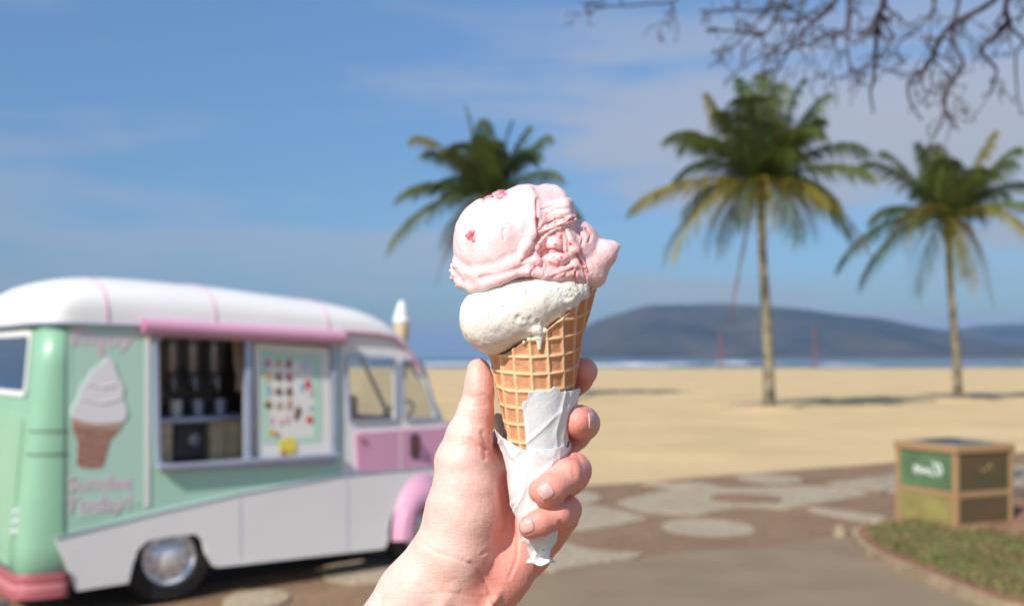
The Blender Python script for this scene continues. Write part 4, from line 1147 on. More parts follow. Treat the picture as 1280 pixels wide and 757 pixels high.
# a second, finer relief over the first
b0 = [n for n in N if n.type == 'BUMP'][0]; b1 = N.new('ShaderNodeBump'); b1.inputs['Strength'].default_value = .5; b1.inputs['Distance'].default_value = .01
L.new(nf.outputs[0], b1.inputs['Height']); L.new(b0.outputs[0], b1.inputs['Normal']); L.new(b1.outputs[0], P_.inputs['Normal'])
SH = 185.0                                               # shoreline distance
def grid_sheet(name, xs, ys, zf, mt, kind='structure', parent=None):
    vs = []; fs = []
    for y in ys:
        for x in xs: vs.append((x, y, zf(x, y)))
    n = len(xs)
    for j in range(len(ys) - 1):
        for i in range(n - 1): fs.append((j*n+i, j*n+i+1, (j+1)*n+i+1, (j+1)*n+i))
    o = link(name, mesh_from(name, vs, fs, mt, True), parent)
    if kind: o['kind'] = kind
    return o
palms_at = [G(692, 503), G(963, 514), G(1199, 502)]
def B0(x): return 12.45 + (x - .95) * .565               # seaward edge of the promenade
def zs(x, y):
    if y < B0(x) + .3: return 0.0 if y > -20 else 0.0
    k = min(1, (y - B0(x) - .3) / 3.0)
    z = .05 * k * mnoise.noise(Vector((x * .45, y * .45, 0))) + .03 * k * mnoise.noise(Vector((x * 1.7, y * 1.7, 3)))
    for p in palms_at: z += .16 * math.exp(-((x - p.x) ** 2 + (y - p.y) ** 2) / .8)
    if y > 120: z -= (y - 120) / (SH - 120) * .25
    return z
xs = [-3000, -900, -300, -120, -60, -35] + [i * .5 - 22 for i in range(0, 110)] + [36, 45, 60, 90, 140, 300, 900, 3000]
ys = [-60, -20, 0, 5, 8] + [9 + i * .5 for i in range(72)] + [46, 48, 51, 54, 58, 63, 70, 80, 92, 105, 120, 140, 160, 175, SH, 200, 220]
grid_sheet('ground', xs, ys, zs, m_sand)
# sea
m_sea = mat('sea water', (.035, .06, .085), .22, spec=.5, bump=1.0, bscale=.35, bdist=.4, var=.25, vscale=.02)
N, L, P_ = nodes_of(m_sea)
t = N.new('ShaderNodeTexCoord')
fo_ = noise_node(N, L, t.outputs['Object'], .16, 5, .7, (.22, 1.0, 1)); mr = N.new('ShaderNodeMapRange'); mr.inputs['From Min'].default_value = .60; mr.inputs['From Max'].default_value = .66; L.new(fo_.outputs[0], mr.inputs['Value'])
oldc = P_.inputs['Base Color'].links[0].from_socket; mi = N.new('ShaderNodeMix'); mi.data_type = 'RGBA'
L.new(mr.outputs[0], mi.inputs[0]); L.new(oldc, mi.inputs[6]); mi.inputs[7].default_value = (.55, .60, .62, 1); L.new(mi.outputs[2], P_.inputs['Base Color'])
xs = [-14000, -5000, -2000, -900, -400] + list(range(-200, 420, 12)) + [600, 1200, 3000, 6000, 14000]
ys = [150] + [SH - 6 + i * 3 for i in range(60)] + [380, 430, 500, 650, 900, 1500, 3000, 6000, 15000]
def zw(x, y):
    if y > 420 or y < SH - 8: return -.22
    w = math.sin((y + 9 * mnoise.noise(Vector((x * .02, y * .01, 1)))) * .17)
    return -.20 + .28 * max(0, w) ** 3 * min(1, (y - SH + 8) / 20)
grid_sheet('sea', xs, ys, zw, m_sea)
# breakers: ridges of white water
m_foam = mat('sea foam', (.62, .68, .72), .8, var=.15, vscale=.4, bump=1, bscale=1.5, bdist=.3)
for bi, (dist, x0, x1, hgt, sd, thr) in enumerate([(186, -120, 210, .12, 3, -.25), (198, -120, 230, .42, 1, -.02), (222, -140, 260, .5, 2, .12), (262, -140, 300, .6, 4, .2), (320, -160, 330, .7, 5, .22)]):
    vs = []; fs = []; n = int((x1 - x0) / 2.0); m_ = 7; keep = []
    for i in range(n + 1):
        x = x0 + (x1 - x0) * i / n
        a = mnoise.noise(Vector((x * .022, sd * 9.1, 0))) + .35 * mnoise.noise(Vector((x * .11, sd * 3.3, 5)))
        k = max(0, min(1, (a - thr) * 3)); keep.append(k)
        yc_ = dist + 5 * mnoise.noise(Vector((x * .015, 0, sd)))
        for j in range(m_):
            q = j / (m_ - 1); s_ = math.sin(math.pi * q)
            vs.append((x, yc_ - 2.2 + 5 * q, -.24 + k * hgt * s_ * (1 + .45 * mnoise.noise(Vector((x * .5, j * 1.3, sd))))))
    for i in range(n):
        if keep[i] + keep[i + 1] > .02:
            for j in range(m_ - 1): fs.append((i*m_+j, (i+1)*m_+j, (i+1)*m_+j+1, i*m_+j+1))
    o = link('wave_foam', mesh_from('wave_foam', vs, fs, m_foam, True)); o['kind'] = 'stuff'
    o['label'] = 'white broken surf line rolling in towards the beach'
# hills
m_hill = mat('wooded hill', (.018, .028, .030), .95, col2=(.075, .068, .05), vscale=.0042, detail=9, bump=1, bscale=.02, bdist=12)
def hill(name, px, dist, depth, mt, seed):
    """skyline traced in the photograph, given a real distance and depth"""
    us = [p[0] for p in px]; u0, u1 = us[0], us[-1]; nx = 150; ny = 22; vs = []; fs = []
    for j in range(ny):
        q = j / (ny - 1)
        for i in range(nx):
            u = u0 + (u1 - u0) * i / (nx - 1); v = float(np.interp(u, us, [p[1] for p in px]))
            x = (u - 640) / FPX * dist; H = max(0, (HOR - v) / FPX * dist + CAMZ)
            prof = math.sin(math.pi * min(1, q * 1.0)) ** .8 if q < .5 else math.sin(math.pi * q)
            y = dist + (q - .5) * depth
            g = abs(mnoise.fractal(Vector((x * .0016, y * .0016, seed)), .7, 2.1, 5))
            f = 1 - .34 * g * (1 - prof ** 4) - (.03 * mnoise.noise(Vector((x * .01, y * .01, seed))))
            vs.append((x * (1 + .0 * q), y, H * prof * f - 1))
    for j in range(ny - 1):
        for i in range(nx - 1): fs.append((j*nx+i, j*nx+i+1, (j+1)*nx+i+1, (j+1)*nx+i))
    o = link(name, mesh_from(name, vs, fs, mt, True)); o['kind'] = 'structure'; return o
hill('hill', [(640, 447), (690, 432), (725, 412), (745, 400), (770, 393), (790, 387), (815, 381), (860, 380), (905, 381), (950, 383), (985, 386), (1020, 391), (1060, 396), (1095, 403), (1130, 413), (1165, 422), (1200, 430), (1240, 438), (1290, 446)], 4200, 2200, m_hill, 1.0)
hill('far_hill', [(1080, 447), (1110, 428), (1140, 417), (1175, 413), (1215, 408), (1250, 405), (1300, 402), (1360, 398), (1430, 404), (1520, 400), (1650, 415), (1800, 447)], 6200, 1800, m_hill, 5.0)
m_shorel = mat('far shore', (.22, .20, .16), .9, var=.4, vscale=.01)
hill('far_shore', [(880, 447), (960, 442), (1040, 439), (1110, 437), (1200, 436), (1290, 437), (1400, 436), (1600, 440), (1700, 447)], 3000, 500, m_hill, 9.0)

# ---------------------------------------------------------------- promenade
def stone_mat(name, c1, c2, c3):
    m = mat(name, c1, .8, spec=.3); N, L, P_ = nodes_of(m); t = N.new('ShaderNodeTexCoord')
    vo = N.new('ShaderNodeTexVoronoi'); vo.inputs['Scale'].default_value = 17; L.new(t.outputs['Object'], vo.inputs['Vector'])
    ve = N.new('ShaderNodeTexVoronoi'); ve.feature = 'DISTANCE_TO_EDGE'; ve.inputs['Scale'].default_value = 17; L.new(t.outputs['Object'], ve.inputs['Vector'])
    sp = N.new('ShaderNodeSeparateColor'); L.new(vo.outputs['Color'], sp.inputs[0])
    no = noise_node(N, L, t.outputs['Object'], .9, 6, .6)
    ad = N.new('ShaderNodeMath'); ad.operation = 'MULTIPLY_ADD'; L.new(sp.outputs[0], ad.inputs[0]); ad.inputs[1].default_value = .45; L.new(no.outputs[0], ad.inputs[2])
    r = N.new('ShaderNodeValToRGB'); r.color_ramp.elements[0].position = .35; r.color_ramp.elements[0].color = (*c2, 1); r.color_ramp.elements[1].position = .95; r.color_ramp.elements[1].color = (*c1, 1)
    L.new(ad.outputs[0], r.inputs[0])
    mr = N.new('ShaderNodeMapRange'); mr.inputs['From Max'].default_value = .07; L.new(ve.outputs['Distance'], mr.inputs['Value'])
    mi = N.new('ShaderNodeMix'); mi.data_type = 'RGBA'; L.new(mr.outputs[0], mi.inputs[0]); mi.inputs[6].default_value = (*c3, 1); L.new(r.outputs[0], mi.inputs[7]); L.new(mi.outputs[2], P_.inputs['Base Color'])
    b = N.new('ShaderNodeBump'); b.inputs['Strength'].default_value = .7; b.inputs['Distance'].default_value = .006; L.new(mr.outputs[0], b.inputs['Height']); L.new(b.outputs[0], P_.inputs['Normal'])
    return m
m_brown = stone_mat('brown mosaic stone', (.32, .20, .118), (.20, .12, .072), (.23, .165, .10))
m_cream = stone_mat('cream mosaic stone', (.50, .42, .30), (.36, .295, .20), (.26, .21, .145))
def flat(name, pts, z0, z1, mt, kind=None, parent=None, bevel=0):
    mb = MB(); M = Matrix(((1, 0, 0, 0), (0, 0, 1, 0), (0, 1, 0, 0), (0, 0, 0, 1)))
    mb.plate([(p[0], p[1]) for p in pts], z0, z1, (), M); o = mb.build(name, mt, parent, bevel=bevel)
    if kind: o['kind'] = kind
    return o
prom = flat('promenade', [(-14, B0(-14)), (-6, B0(-6))] + [(x, B0(x) + .12 * mnoise.noise(Vector((x * .9, 4, 0)))) for x in [i * .5 - 5 for i in range(50)]] + [(26, B0(26)), (26, -6), (-14, -6)], -.10, .004, m_brown, 'structure')
def ell_px(u, v, a, b, n=28):
    c = G(u, v); ax = (G(u + a, v) - c).x; ay0 = (c.y - G(u, v + b).y); ay1 = (G(u, v - b).y - c.y); out = []
    for k in range(n):
        t = 2 * math.pi * k / n; sy = math.sin(t); out.append((c.x + ax * math.cos(t), c.y + (ay1 if sy > 0 else ay0) * sy))
    return out
inl = [0]
def inlay(pts, z=.008):
    inl[0] += 1; z = .008 + .0012 * inl[0]
    return flat('cream_inlay', pts, .0, z, m_cream, None, prom)
def px(*p): return [tuple(G(u, v)[:2]) for u, v in p]
inlay(ell_px(885, 660, 57, 11)); inlay(ell_px(962, 598.5, 40, 6)); inlay(ell_px(460, 712, 58, 19)); inlay(ell_px(728, 622, 22, 7))
# the long curved cream figure with a brown oval in it
inlay(rpoly(px((768, 629), (820, 615), (870, 606), (820, 603), (880, 604), (905, 611), (1000, 608), (1060, 610), (1090, 618), (1050, 625), (985, 637), (930, 634), (870, 645), (800, 640)), .12), .008)
flat('brown_inlay', ell_px(932, 625, 44, 5.5), .0, .028, m_brown, None, prom)
inlay(rpoly(px((1030, 604), (1120, 593), (1180, 590), (1280, 590), (1400, 600), (1400, 612), (1280, 608), (1120, 616), (1085, 612)), .12))
inlay(rpoly(px((1005, 637), (1020, 635), (1110, 647), (1100, 654), (1060, 650)), .05))
inlay(rpoly(px((690, 640), (735, 632), (780, 640), (812, 650), (760, 660), (700, 668), (660, 660)), .1))
inlay(rpoly(px((690, 676), (715, 683), (745, 690), (805, 693), (795, 699), (730, 708), (690, 716), (640, 706)), .08))
inlay(rpoly(px((820, 602), (880, 609), (872, 613), (800, 606)), .04)); inlay(rpoly(px((1240, 585), (1400, 575), (1500, 585), (1300, 592)), .1))
inlay(ell_px(320, 752, 40, 12)); inlay(rpoly(px((560, 640), (640, 625), (700, 612), (690, 608), (600, 618)), .06))
# footpath
m_path = mat('worn asphalt', (.255, .19, .118), .9, var=.14, vscale=1.4, bump=.5, bscale=60, bdist=.006, detail=9)
path_pts = px((560, 745), (640, 728), (700, 716), (730, 709), (790, 700), (850, 691), (900, 686), (960, 684), (1020, 677), (1062, 668)) + [tuple(G(1075, 676)[:2])] + [(5.2, 7.6), (7, 5.6), (9, 3.0), (9, -4), (-.6, -4)]
flat('footpath', path_pts, -.05, .008, m_path, 'structure')
# ---------------------------------------------------------------- planted island
isl_px = [(1262, 757), (1240, 751), (1205, 738), (1165, 722), (1125, 706), (1095, 693), (1075, 681), (1066, 671), (1064, 664), (1072, 658), (1092, 655), (1112, 652)]
outer_i = [tuple(G(u, v, .06)[:2]) for u, v in isl_px] + [(4.9, 10.4), (6.5, 11.2), (9, 11.6), (13, 11.0), (15, 8.0), (12, 4.0), (8.0, 2.6), (5.2, 3.6)]
m_curb = mat('sandy kerb', (.36, .275, .165), .85, var=.25, vscale=8, bump=.5, bscale=60); m_curbr = mat('red kerb edge', (.30, .12, .065), .85, var=.3, vscale=14)
m_soil = mat('brown soil', (.29, .155, .085), .95, var=.3, vscale=4, bump=.8, bscale=30, bdist=.02); m_grass = mat('grass', (.12, .175, .035), .7, vscale=2.2, col2=(.20, .165, .06))
def shrink(pts, d):
    p = inset(pts, d); return p
isl = rpoly(outer_i, .25)
in1 = inset(isl, .055); in2 = inset(isl, .09)
island = flat('island', in2, -.02, .072, m_soil, 'structure')
def ring(name, a, b, z0, z1, mt):
    n = len(a); vs = [(p[0], p[1], z0) for p in a] + [(p[0], p[1], z1) for p in a] + [(p[0], p[1], z1) for p in b] + [(p[0], p[1], z0) for p in b]; fs = []
    for i in range(n):
        j = (i + 1) % n
        for r in range(3): fs.append((r*n+i, r*n+j, (r+1)*n+j, (r+1)*n+i))
    mb = MB(); mb.add(vs, fs); o = mb.build(name, mt, island); return o
ring('kerb', isl, in1, 0, .075, m_curb); ring('kerb_edge', in1, in2, 0, .082, m_curbr)
# grass blades
BN = G(1195, 666); bx = Vector((.917, .40, 0)); by = Vector((-.40, .917, 0))       # near corner and axes of the bin
def inside(p, poly):
    c = False; n = len(poly)
    for i in range(n):
        a, b = poly[i], poly[(i + 1) % n]
        if (a[1] > p[1]) != (b[1] > p[1]) and p[0] < (b[0]-a[0])*(p[1]-a[1])/(b[1]-a[1]) + a[0]: c = not c
    return c
rng = random.Random(3); vs = []; fs = []; fm = []; cnt = 0
in3 = inset(isl, .13)
xa_, xb_ = min(p[0] for p in in3), max(p[0] for p in in3); ya_, yb_ = min(p[1] for p in in3), max(p[1] for p in in3)
while cnt < 42000:
    x = rng.uniform(xa_, xb_); y = rng.uniform(ya_, yb_)
    if y < 5.2 and rng.random() < .6: continue
    if not inside((x, y), in3): continue
    q = Vector((x, y, 0)) - Vector((BN.x, BN.y, 0)); lx, ly = q.dot(bx), q.dot(by)
    if -.06 < lx < .80 and -.06 < ly < .82: continue
    # bare trodden soil round and right of the bin
    bare = mnoise.noise(Vector((x * 1.3, y * 1.3, 0))) * .5 + (1.0 if (lx > .1 and ly > -.55) else 0) + (.5 if lx > -.2 and ly > -.25 and ly < .9 else 0) - .45 + max(0, x - 5.4) * .25
    if bare > rng.uniform(-.15, .15): continue
    h = rng.uniform(.02, .055) * (1 + .5 * mnoise.noise(Vector((x * 3, y * 3, 2)))); a = rng.uniform(0, 6.28); w = .004
    dx, dy = math.cos(a), math.sin(a); l = rng.uniform(.2, .8) * h; b = len(vs)
    vs += [(x - dy * w, y + dx * w, .071), (x + dy * w, y - dx * w, .071), (x + dx * l + dy * w * .5, y + dy * l - dx * w * .5, .071 + h * .6), (x + dx * l * 2, y + dy * l * 2, .071 + h)]
    fs += [(b, b + 1, b + 2), (b, b + 2, b + 3)]; cnt += 1
g = link('grass', mesh_from('grass', vs, fs, m_grass, True)); g['kind'] = 'stuff'; g['label'] = 'short dry green grass on the kerbed island in front of the bin'
# a knob of stone at the tip of the kerb
mb = MB(); c = G(1050, 671); mb.lathe([(.0, -.01), (.06, 0), (.065, .04), (.045, .09), (0, .11)], 12, Matrix.Translation(c)); o = mb.build('stone', mat('cream rock', (.38, .30, .19), .9, bump=1, bscale=30, bdist=.02, var=.2), smooth=True)
tag(o, 'small cream stone lying at the pointed end of the kerb', 'stone')

# ---------------------------------------------------------------- litter bin
bin_ = empty('litter_bin', (BN.x, BN.y, .072), math.atan2(bx.y, bx.x)); bin_.location.z = .072
tag(bin_, 'square green and yellow masonry litter bin with white scrawl on its lit side', 'litter bin')
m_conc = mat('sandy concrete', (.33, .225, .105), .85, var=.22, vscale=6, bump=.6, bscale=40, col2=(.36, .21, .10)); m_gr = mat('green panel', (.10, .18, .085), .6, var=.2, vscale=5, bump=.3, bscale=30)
m_ol = mat('olive panel', (.30, .26, .085), .8, var=.25, vscale=5, bump=.4, bscale=30, col2=(.22, .20, .06)); m_bluet = mat('blue metal lid', (.10, .15, .22), .35, metallic=.4, var=.3, vscale=6); m_brp_shade = mat('shaded brown panel', (.12, .065, .03), .85, vscale=4, col2=(.07, .07, .03))  # brown darkened so the colour stands in for shade on the right face
LX, LY, HT = .74, .74, .72
H0 = -.0
mb = MB(); mb.box((.02, .02, -.06), (LX - .02, LY - .02, HT - .04)); mb.build('core', m_conc, bin_)
for x in (0, LX - .055):
    for y in (0, LY - .055):
        mb = MB(); mb.box((x, y, -.06), (x + .055, y + .055, HT - .075)); mb.build('corner_post', m_conc, bin_, bevel=.012)
mb = MB(); mb.plate([(-.012, -.012), (LX + .012, -.012), (LX + .012, LY + .012), (-.012, LY + .012)], HT - .075, HT, [[(.14, .14), (LX - .14, .14), (LX - .14, LY - .14), (.14, LY - .14)][::-1]], Matrix(((1, 0, 0, 0), (0, 0, 1, 0), (0, 1, 0, 0), (0, 0, 0, 1)))); mb.build('rim', m_conc, bin_, bevel=.012)
mb = MB(); mb.box((.12, .12, HT - .03), (LX - .12, LY - .12, HT + .012)); lid = mb.build('lid', m_bluet, bin_, bevel=.01)
mb = MB(); mb.box((.16, .42, HT + .013), (LX - .20, LY - .17, HT + .02)); mb.build('opening', m_black, lid)
for (name, z0, z1, ma, mb2) in (('panel', .30, HT - .085, m_gr, m_brp_shade), ('panel', -.02, .235, m_ol, m_brp_shade)):
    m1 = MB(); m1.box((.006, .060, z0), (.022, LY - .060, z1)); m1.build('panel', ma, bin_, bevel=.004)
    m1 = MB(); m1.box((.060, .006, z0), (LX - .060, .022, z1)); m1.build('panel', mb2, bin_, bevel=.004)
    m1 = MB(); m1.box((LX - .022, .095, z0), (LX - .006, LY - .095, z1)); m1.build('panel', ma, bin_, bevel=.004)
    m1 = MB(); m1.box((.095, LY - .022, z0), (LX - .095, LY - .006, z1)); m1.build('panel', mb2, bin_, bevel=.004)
m1 = MB(); m1.box((.002, .058, .238), (.024, LY - .058, .297)); m1.build('rail', m_conc, bin_, bevel=.006)
m1 = MB(); m1.box((.058, .002, .238), (LX - .058, .024, .297)); m1.build('rail', m_conc, bin_, bevel=.006)
m_scr = mat('white scrawl', (.70, .74, .68), .6)
scr = [[(.50, .50), (.46, .485), (.44, .45), (.47, .43), (.50, .45), (.49, .49)], [(.43, .50), (.42, .44), (.39, .44), (.375, .49), (.37, .44)], [(.34, .49), (.35, .44), (.31, .43)], [(.33, .47), (.29, .48), (.28, .43), (.24, .42)], [(.27, .555), (.24, .52), (.21, .46), (.19, .43), (.17, .46), (.18, .52), (.215, .545)]]
for st_ in scr:
    m1 = MB(); m1.tube([(.004, y, z - .0) for y, z in st_], .0095, 6); m1.build('scrawl', m_scr, bin_, smooth=True)
m1 = MB(); m1.tube([(.30, .004, .52), (.34, .004, .47), (.40, .004, .50), (.44, .004, .55), (.47, .004, .49)], .007, 5); m1.build('scrawl', m_conc, bin_, smooth=True)
# ---------------------------------------------------------------- red beach posts
m_redp = mat('faded red paint', (.22, .06, .06), .6, var=.2, vscale=3)
for u, vt, lab in ((901, 418, 'thin faded red post on the far sand left of the spotted palm trunk'), (1018, 412, 'thin faded red post on the far sand right of the spotted palm trunk')):
    b = G(u, 460.5); h = (HOR - vt) / FPX * b.y + CAMZ
    p = empty('beach_post', (b.x, b.y, -.1)); tag(p, lab, 'post', 'red posts far out on the beach')
    m1 = MB(); m1.tube([(0, 0, -.2), (0, 0, h * .5), (0, 0, h + .1)], [.15, .14, .12], 10); m1.build('pole', m_redp, p, smooth=True)
    m1 = MB(); m1.box((-.28, -.06, h - .1), (.28, .06, h + .16)); m1.build('cross_piece', m_redp, p, bevel=.03)

# ================================================================ PALMS
m_fr_g = mat('palm green', (.105, .145, .03), .45, var=.35, vscale=1.2, spec=.4); m_fr_d = mat('palm dark green', (.055, .09, .028), .5, var=.35, vscale=1.2)
m_fr_y = mat('palm yellowing', (.30, .24, .035), .5, col2=(.13, .14, .03), vscale=1.0); m_fr_b = mat('palm dead frond', (.16, .085, .05), .8, var=.3, vscale=2)
m_trk = mat('palm trunk', (.30, .265, .18), .9, col2=(.09, .075, .05), vscale=2.6, bump=1, bscale=9, bdist=.05, detail=7); m_trkd = mat('palm crown shaft', (.12, .085, .045), .9, var=.3, vscale=5)
for m in (m_fr_g, m_fr_d, m_fr_y):
    N, L, P_ = nodes_of(m); tr = N.new('ShaderNodeBsdfTranslucent'); tr.inputs[0].default_value = tuple(min(1, c * 1.3) for c in P_.inputs['Base Color'].default_value[:3]) + (1,)
    P_c = P_.inputs['Base Color'].links[0].from_socket if P_.inputs['Base Color'].links else None
    if P_c: L.new(P_c, tr.inputs[0])
    ms = N.new('ShaderNodeMixShader'); ms.inputs[0].default_value = .25; L.new(P_.outputs[0], ms.inputs[1]); L.new(tr.outputs[0], ms.inputs[2]); L.new(ms.outputs[0], N['Material Output'].inputs[0])
def frond_mesh(C0, T0, mt, rg, droop=.9, n=62, up=.32, lmax=.75, dead=False):
    """a feather leaf from crown C0 to tip T0: arching rib, drooping leaflets on both sides"""
    Lg = (T0 - C0).length; mid = C0.lerp(T0, .45) + Vector((0, 0, up * Lg))
    vs = []; fs = []
    m1 = C0.lerp(T0, .30) + Vector((0, 0, up * Lg * .95)); m2 = C0.lerp(T0, .80) + Vector((0, 0, up * Lg * .95))
    def B(t): return C0 * (1-t)**3 + m1 * (3*t*(1-t)**2) + m2 * (3*t*t*(1-t)) + T0 * t**3
    def dB(t): return ((m1 - C0) * ((1-t)**2) + (m2 - m1) * (2*t*(1-t)) + (T0 - m2) * (t*t)).normalized()
    def add_strip(p0, d, side, ln, w):
        b = len(vs); k = 4
        for i in range(k):
            q = i / (k - 1); c = p0 + d * (ln * q) + Vector((0, 0, -droop * ln * q * q * .55)); ww = w * (1 - q ** 2) ** .5 if q < 1 else 0
            vs.append(c + side * ww); vs.append(c - side * ww * .4 - Vector((0, 0, ww * .6)))
        for i in range(k - 1): fs.append((b+2*i, b+2*i+1, b+2*i+3, b+2*i+2))
    # rib
    rb = len(vs); m_ = 10
    for i in range(m_ + 1):
        t = i / m_; c = B(t); tt = dB(t); s = tt.cross(Vector((0, 0, 1))); s = s.normalized() if s.length > .05 else Vector((1, 0, 0)); u_ = s.cross(tt); r = .045 * (1 - t) + .006
        vs += [c + s * r, c + u_ * r, c - s * r, c - u_ * r]
    for i in range(m_):
        for k in range(4): fs.append((rb+4*i+k, rb+4*i+(k+1) % 4, rb+4*i+4+(k+1) % 4, rb+4*i+4+k))
    for i in range(n):
        t = .10 + .89 * i / (n - 1)
        if dead and rg.random() < .5: continue
        c = B(t); tt = dB(t); s = tt.cross(Vector((0, 0, 1)))
        s = s.normalized() if s.length > .05 else Vector((1, 0, 0)); nrm = s.cross(tt).normalized()
        ln = lmax * (math.sin(math.pi * min(.97, .10 + .86 * t)) ** .55) * rg.uniform(.85, 1.1)
        for sg in (-1, 1):
            a = R_(66 - 34 * t + rg.uniform(-13, 13)); d = (s * sg * math.sin(a) + tt * math.cos(a) + nrm * rg.uniform(.05, .28)).normalized()
            add_strip(c, d, tt, ln, .019 + .013 * rg.random())
    return mesh_from('frond', vs, fs, mt, False)
def palm(u, v, crown, dist, trunk_w, fr, label, seed, extra=26, Lm=3.6, curve=0.0, z_base=0.05):
    rg = random.Random(seed); base = G(u, v); C_ = PT(crown[0], crown[1], dist)
    root = empty('palm_tree', (base.x, base.y, 0)); tag(root, label, 'palm tree', 'coconut palms on the beach')
    O = Vector((base.x, base.y, 0)); top = C_ - O
    n = 40; pts = []; rad = []
    for i in range(n + 1):
        t = i / n; p = Vector((top.x * (t + curve * t * (1 - t)), top.y * t, -.3 + (top.z + .3) * t))
        p.x += .02 * math.sin(t * 9 + seed); pts.append(p)
        r = trunk_w * (1 + .75 * math.exp(-t * 16) - .38 * t) * (1 + .045 * (1 if i % 2 else -1)) * (1 + .05 * mnoise.noise(Vector((i * .6, seed, 0)))); rad.append(r)
    mb = MB(); mb.tube(pts, rad, 12); mb.build('trunk', m_trk, root, smooth=True)
    mb = MB(); mb.tube([pts[-5], pts[-2], top + Vector((0, 0, .25)), top + Vector((0, 0, .6))], [trunk_w * .62, trunk_w * .95, trunk_w * .8, .05], 10); mb.build('crown_shaft', m_trkd, root, smooth=True)
    for k in range(6):
        a = rg.uniform(0, 6.28); c = top + Vector((math.cos(a) * .26, math.sin(a) * .26, -.22 + rg.uniform(-.1, .1))); mb = MB(); mb.lathe([(0, -.13), (.08, -.10), (.11, 0), (.08, .09), (0, .13)], 10, Matrix.Translation(c)); mb.build('coconut', m_trkd if k % 2 else m_fr_y, root, smooth=True)
    jobs = []
    for f_ in fr:
        tu, tv, w, kind = f_[:4]; tip = PT(tu, tv, dist + w) - O; jobs.append((tip, kind, f_[4] if len(f_) > 4 else None))
    for k in range(extra):
        a = 2 * math.pi * (k * .381966 + rg.uniform(-.03, .03)); el = R_(rg.choice([75, 60, 45, 30, 10, -12])); L_ = Lm * rg.uniform(.8, 1.0) * (.62 if el > .9 else .85 if el < 0 else .9)
        dx, dy = math.cos(a), math.sin(a)
        if abs(dx) > .55: L_ *= .78
        jobs.append((top + Vector((dx * math.cos(el), dy * math.cos(el), math.sin(el))) * L_, rg.choice('ggdddg' if el > -.1 else 'gdyd'), None))
    for tip, kind, up in jobs:
        mt = {'g': m_fr_g, 'd': m_fr_d, 'y': m_fr_y, 'b': m_fr_b}[kind]
        if up is None: up = .30 if kind != 'b' else .12
        c0 = top + Vector(((tip - top).x, (tip - top).y, 0)).normalized() * .12 + Vector((0, 0, .15))
        me = frond_mesh(c0, tip, mt, rg, up=up, dead=(kind == 'b'), droop=rg.uniform(1.1, 1.7) if kind != 'b' else 1.8, lmax=1.05 if kind != 'b' else .5, n=84)
        o = link('frond', me, root)
        if kind == 'y': o['label'] = 'yellowing frond'
        if kind == 'b': o['label'] = 'dead brown frond'
    return root
palm(963, 514, (950, 236), 30.0, .175, [(795, 255, -1, 'y', .16), (843, 168, -1, 'g', .22), (838, 320, -1.5, 'y', .26), (860, 178, .5, 'd', .28), (884, 118, 0, 'y', .05), (925, 100, .5, 'g', .06), (952, 95, -.5, 'g', .05), (975, 105, 1, 'd', .08), (1003, 100, 0, 'd', .08), (1032, 118, .5, 'd', .10),
      (1078, 186, 0, 'd', .22), (1083, 214, -1, 'g', .16), (1058, 285, -.5, 'd', .26), (1088, 318, .5, 'b', .28), (968, 288, -3, 'y', .30), (1008, 290, 1.5, 'd', .3), (912, 402, 0, 'b', .02), (895, 300, 1.5, 'g', .3), (990, 160, -2, 'g', .1), (1020, 150, -1, 'd', .12), (905, 140, -1, 'g', .1), (1035, 250, -2, 'y', .2), (1000, 300, -2.2, 'g', .33), (925, 285, -2.4, 'g', .3)],
     'tallest palm with a pale spotted trunk and a dead frond hanging at its left', 11, extra=11, curve=-.10)
palm(1199, 502, (1184, 282), 35.5, .165, [(1078, 205, 0, 'd', .22), (1105, 190, .5, 'g', .12), (1148, 180, 0, 'd', .08), (1168, 182, -1, 'g', .05), (1242, 166, 0, 'y', .06), (1270, 186, -1, 'g', .14), (1262, 200, 1, 'd', .1), (1285, 232, .5, 'd', .2), (1300, 262, -.5, 'g', .2), (1298, 318, -2.5, 'y', .42), (1242, 385, 0, 'b', .42), (1222, 355, -1.5, 'y', .3), (1145, 366, -.5, 'd', .34), (1078, 352, 0, 'd', .34), (1050, 328, .5, 'd', .3), (1128, 312, -3, 'y', .34), (1095, 268, 1, 'd', .25), (1205, 345, -2.5, 'y', .3), (1210, 350, 1, 'b', .3)],
     'shorter palm at the right edge of the view with a dark thin trunk', 5, extra=10, Lm=3.9, curve=.02)
palm(692, 503, (612, 250), 38.0, .20, [(583, 135, 0, 'g', .03), (605, 150, 1, 'd', .05), (640, 152, 0, 'd', .06), (660, 160, .5, 'd', .08), (684, 170, 0, 'd', .12), (696, 216, -.5, 'd', .18), (722, 265, .5, 'g', .22), (520, 172, 0, 'y', .2), (535, 190, 1, 'd', .2), (500, 245, -.5, 'g', .22), (520, 240, 1, 'd', .2), (487, 306, 0, 'g', .26), (545, 358, .5, 'b', .3), (570, 320, -1.5, 'y', .3), (560, 300, 1, 'g', .25), (730, 320, 0, 'd', .25), (650, 340, 0, 'd', .2), (600, 170, -1.5, 'g', .08)],
     'palm rising behind the ice cream scoops with its trunk hidden', 23, extra=14, Lm=3.7, curve=.15)

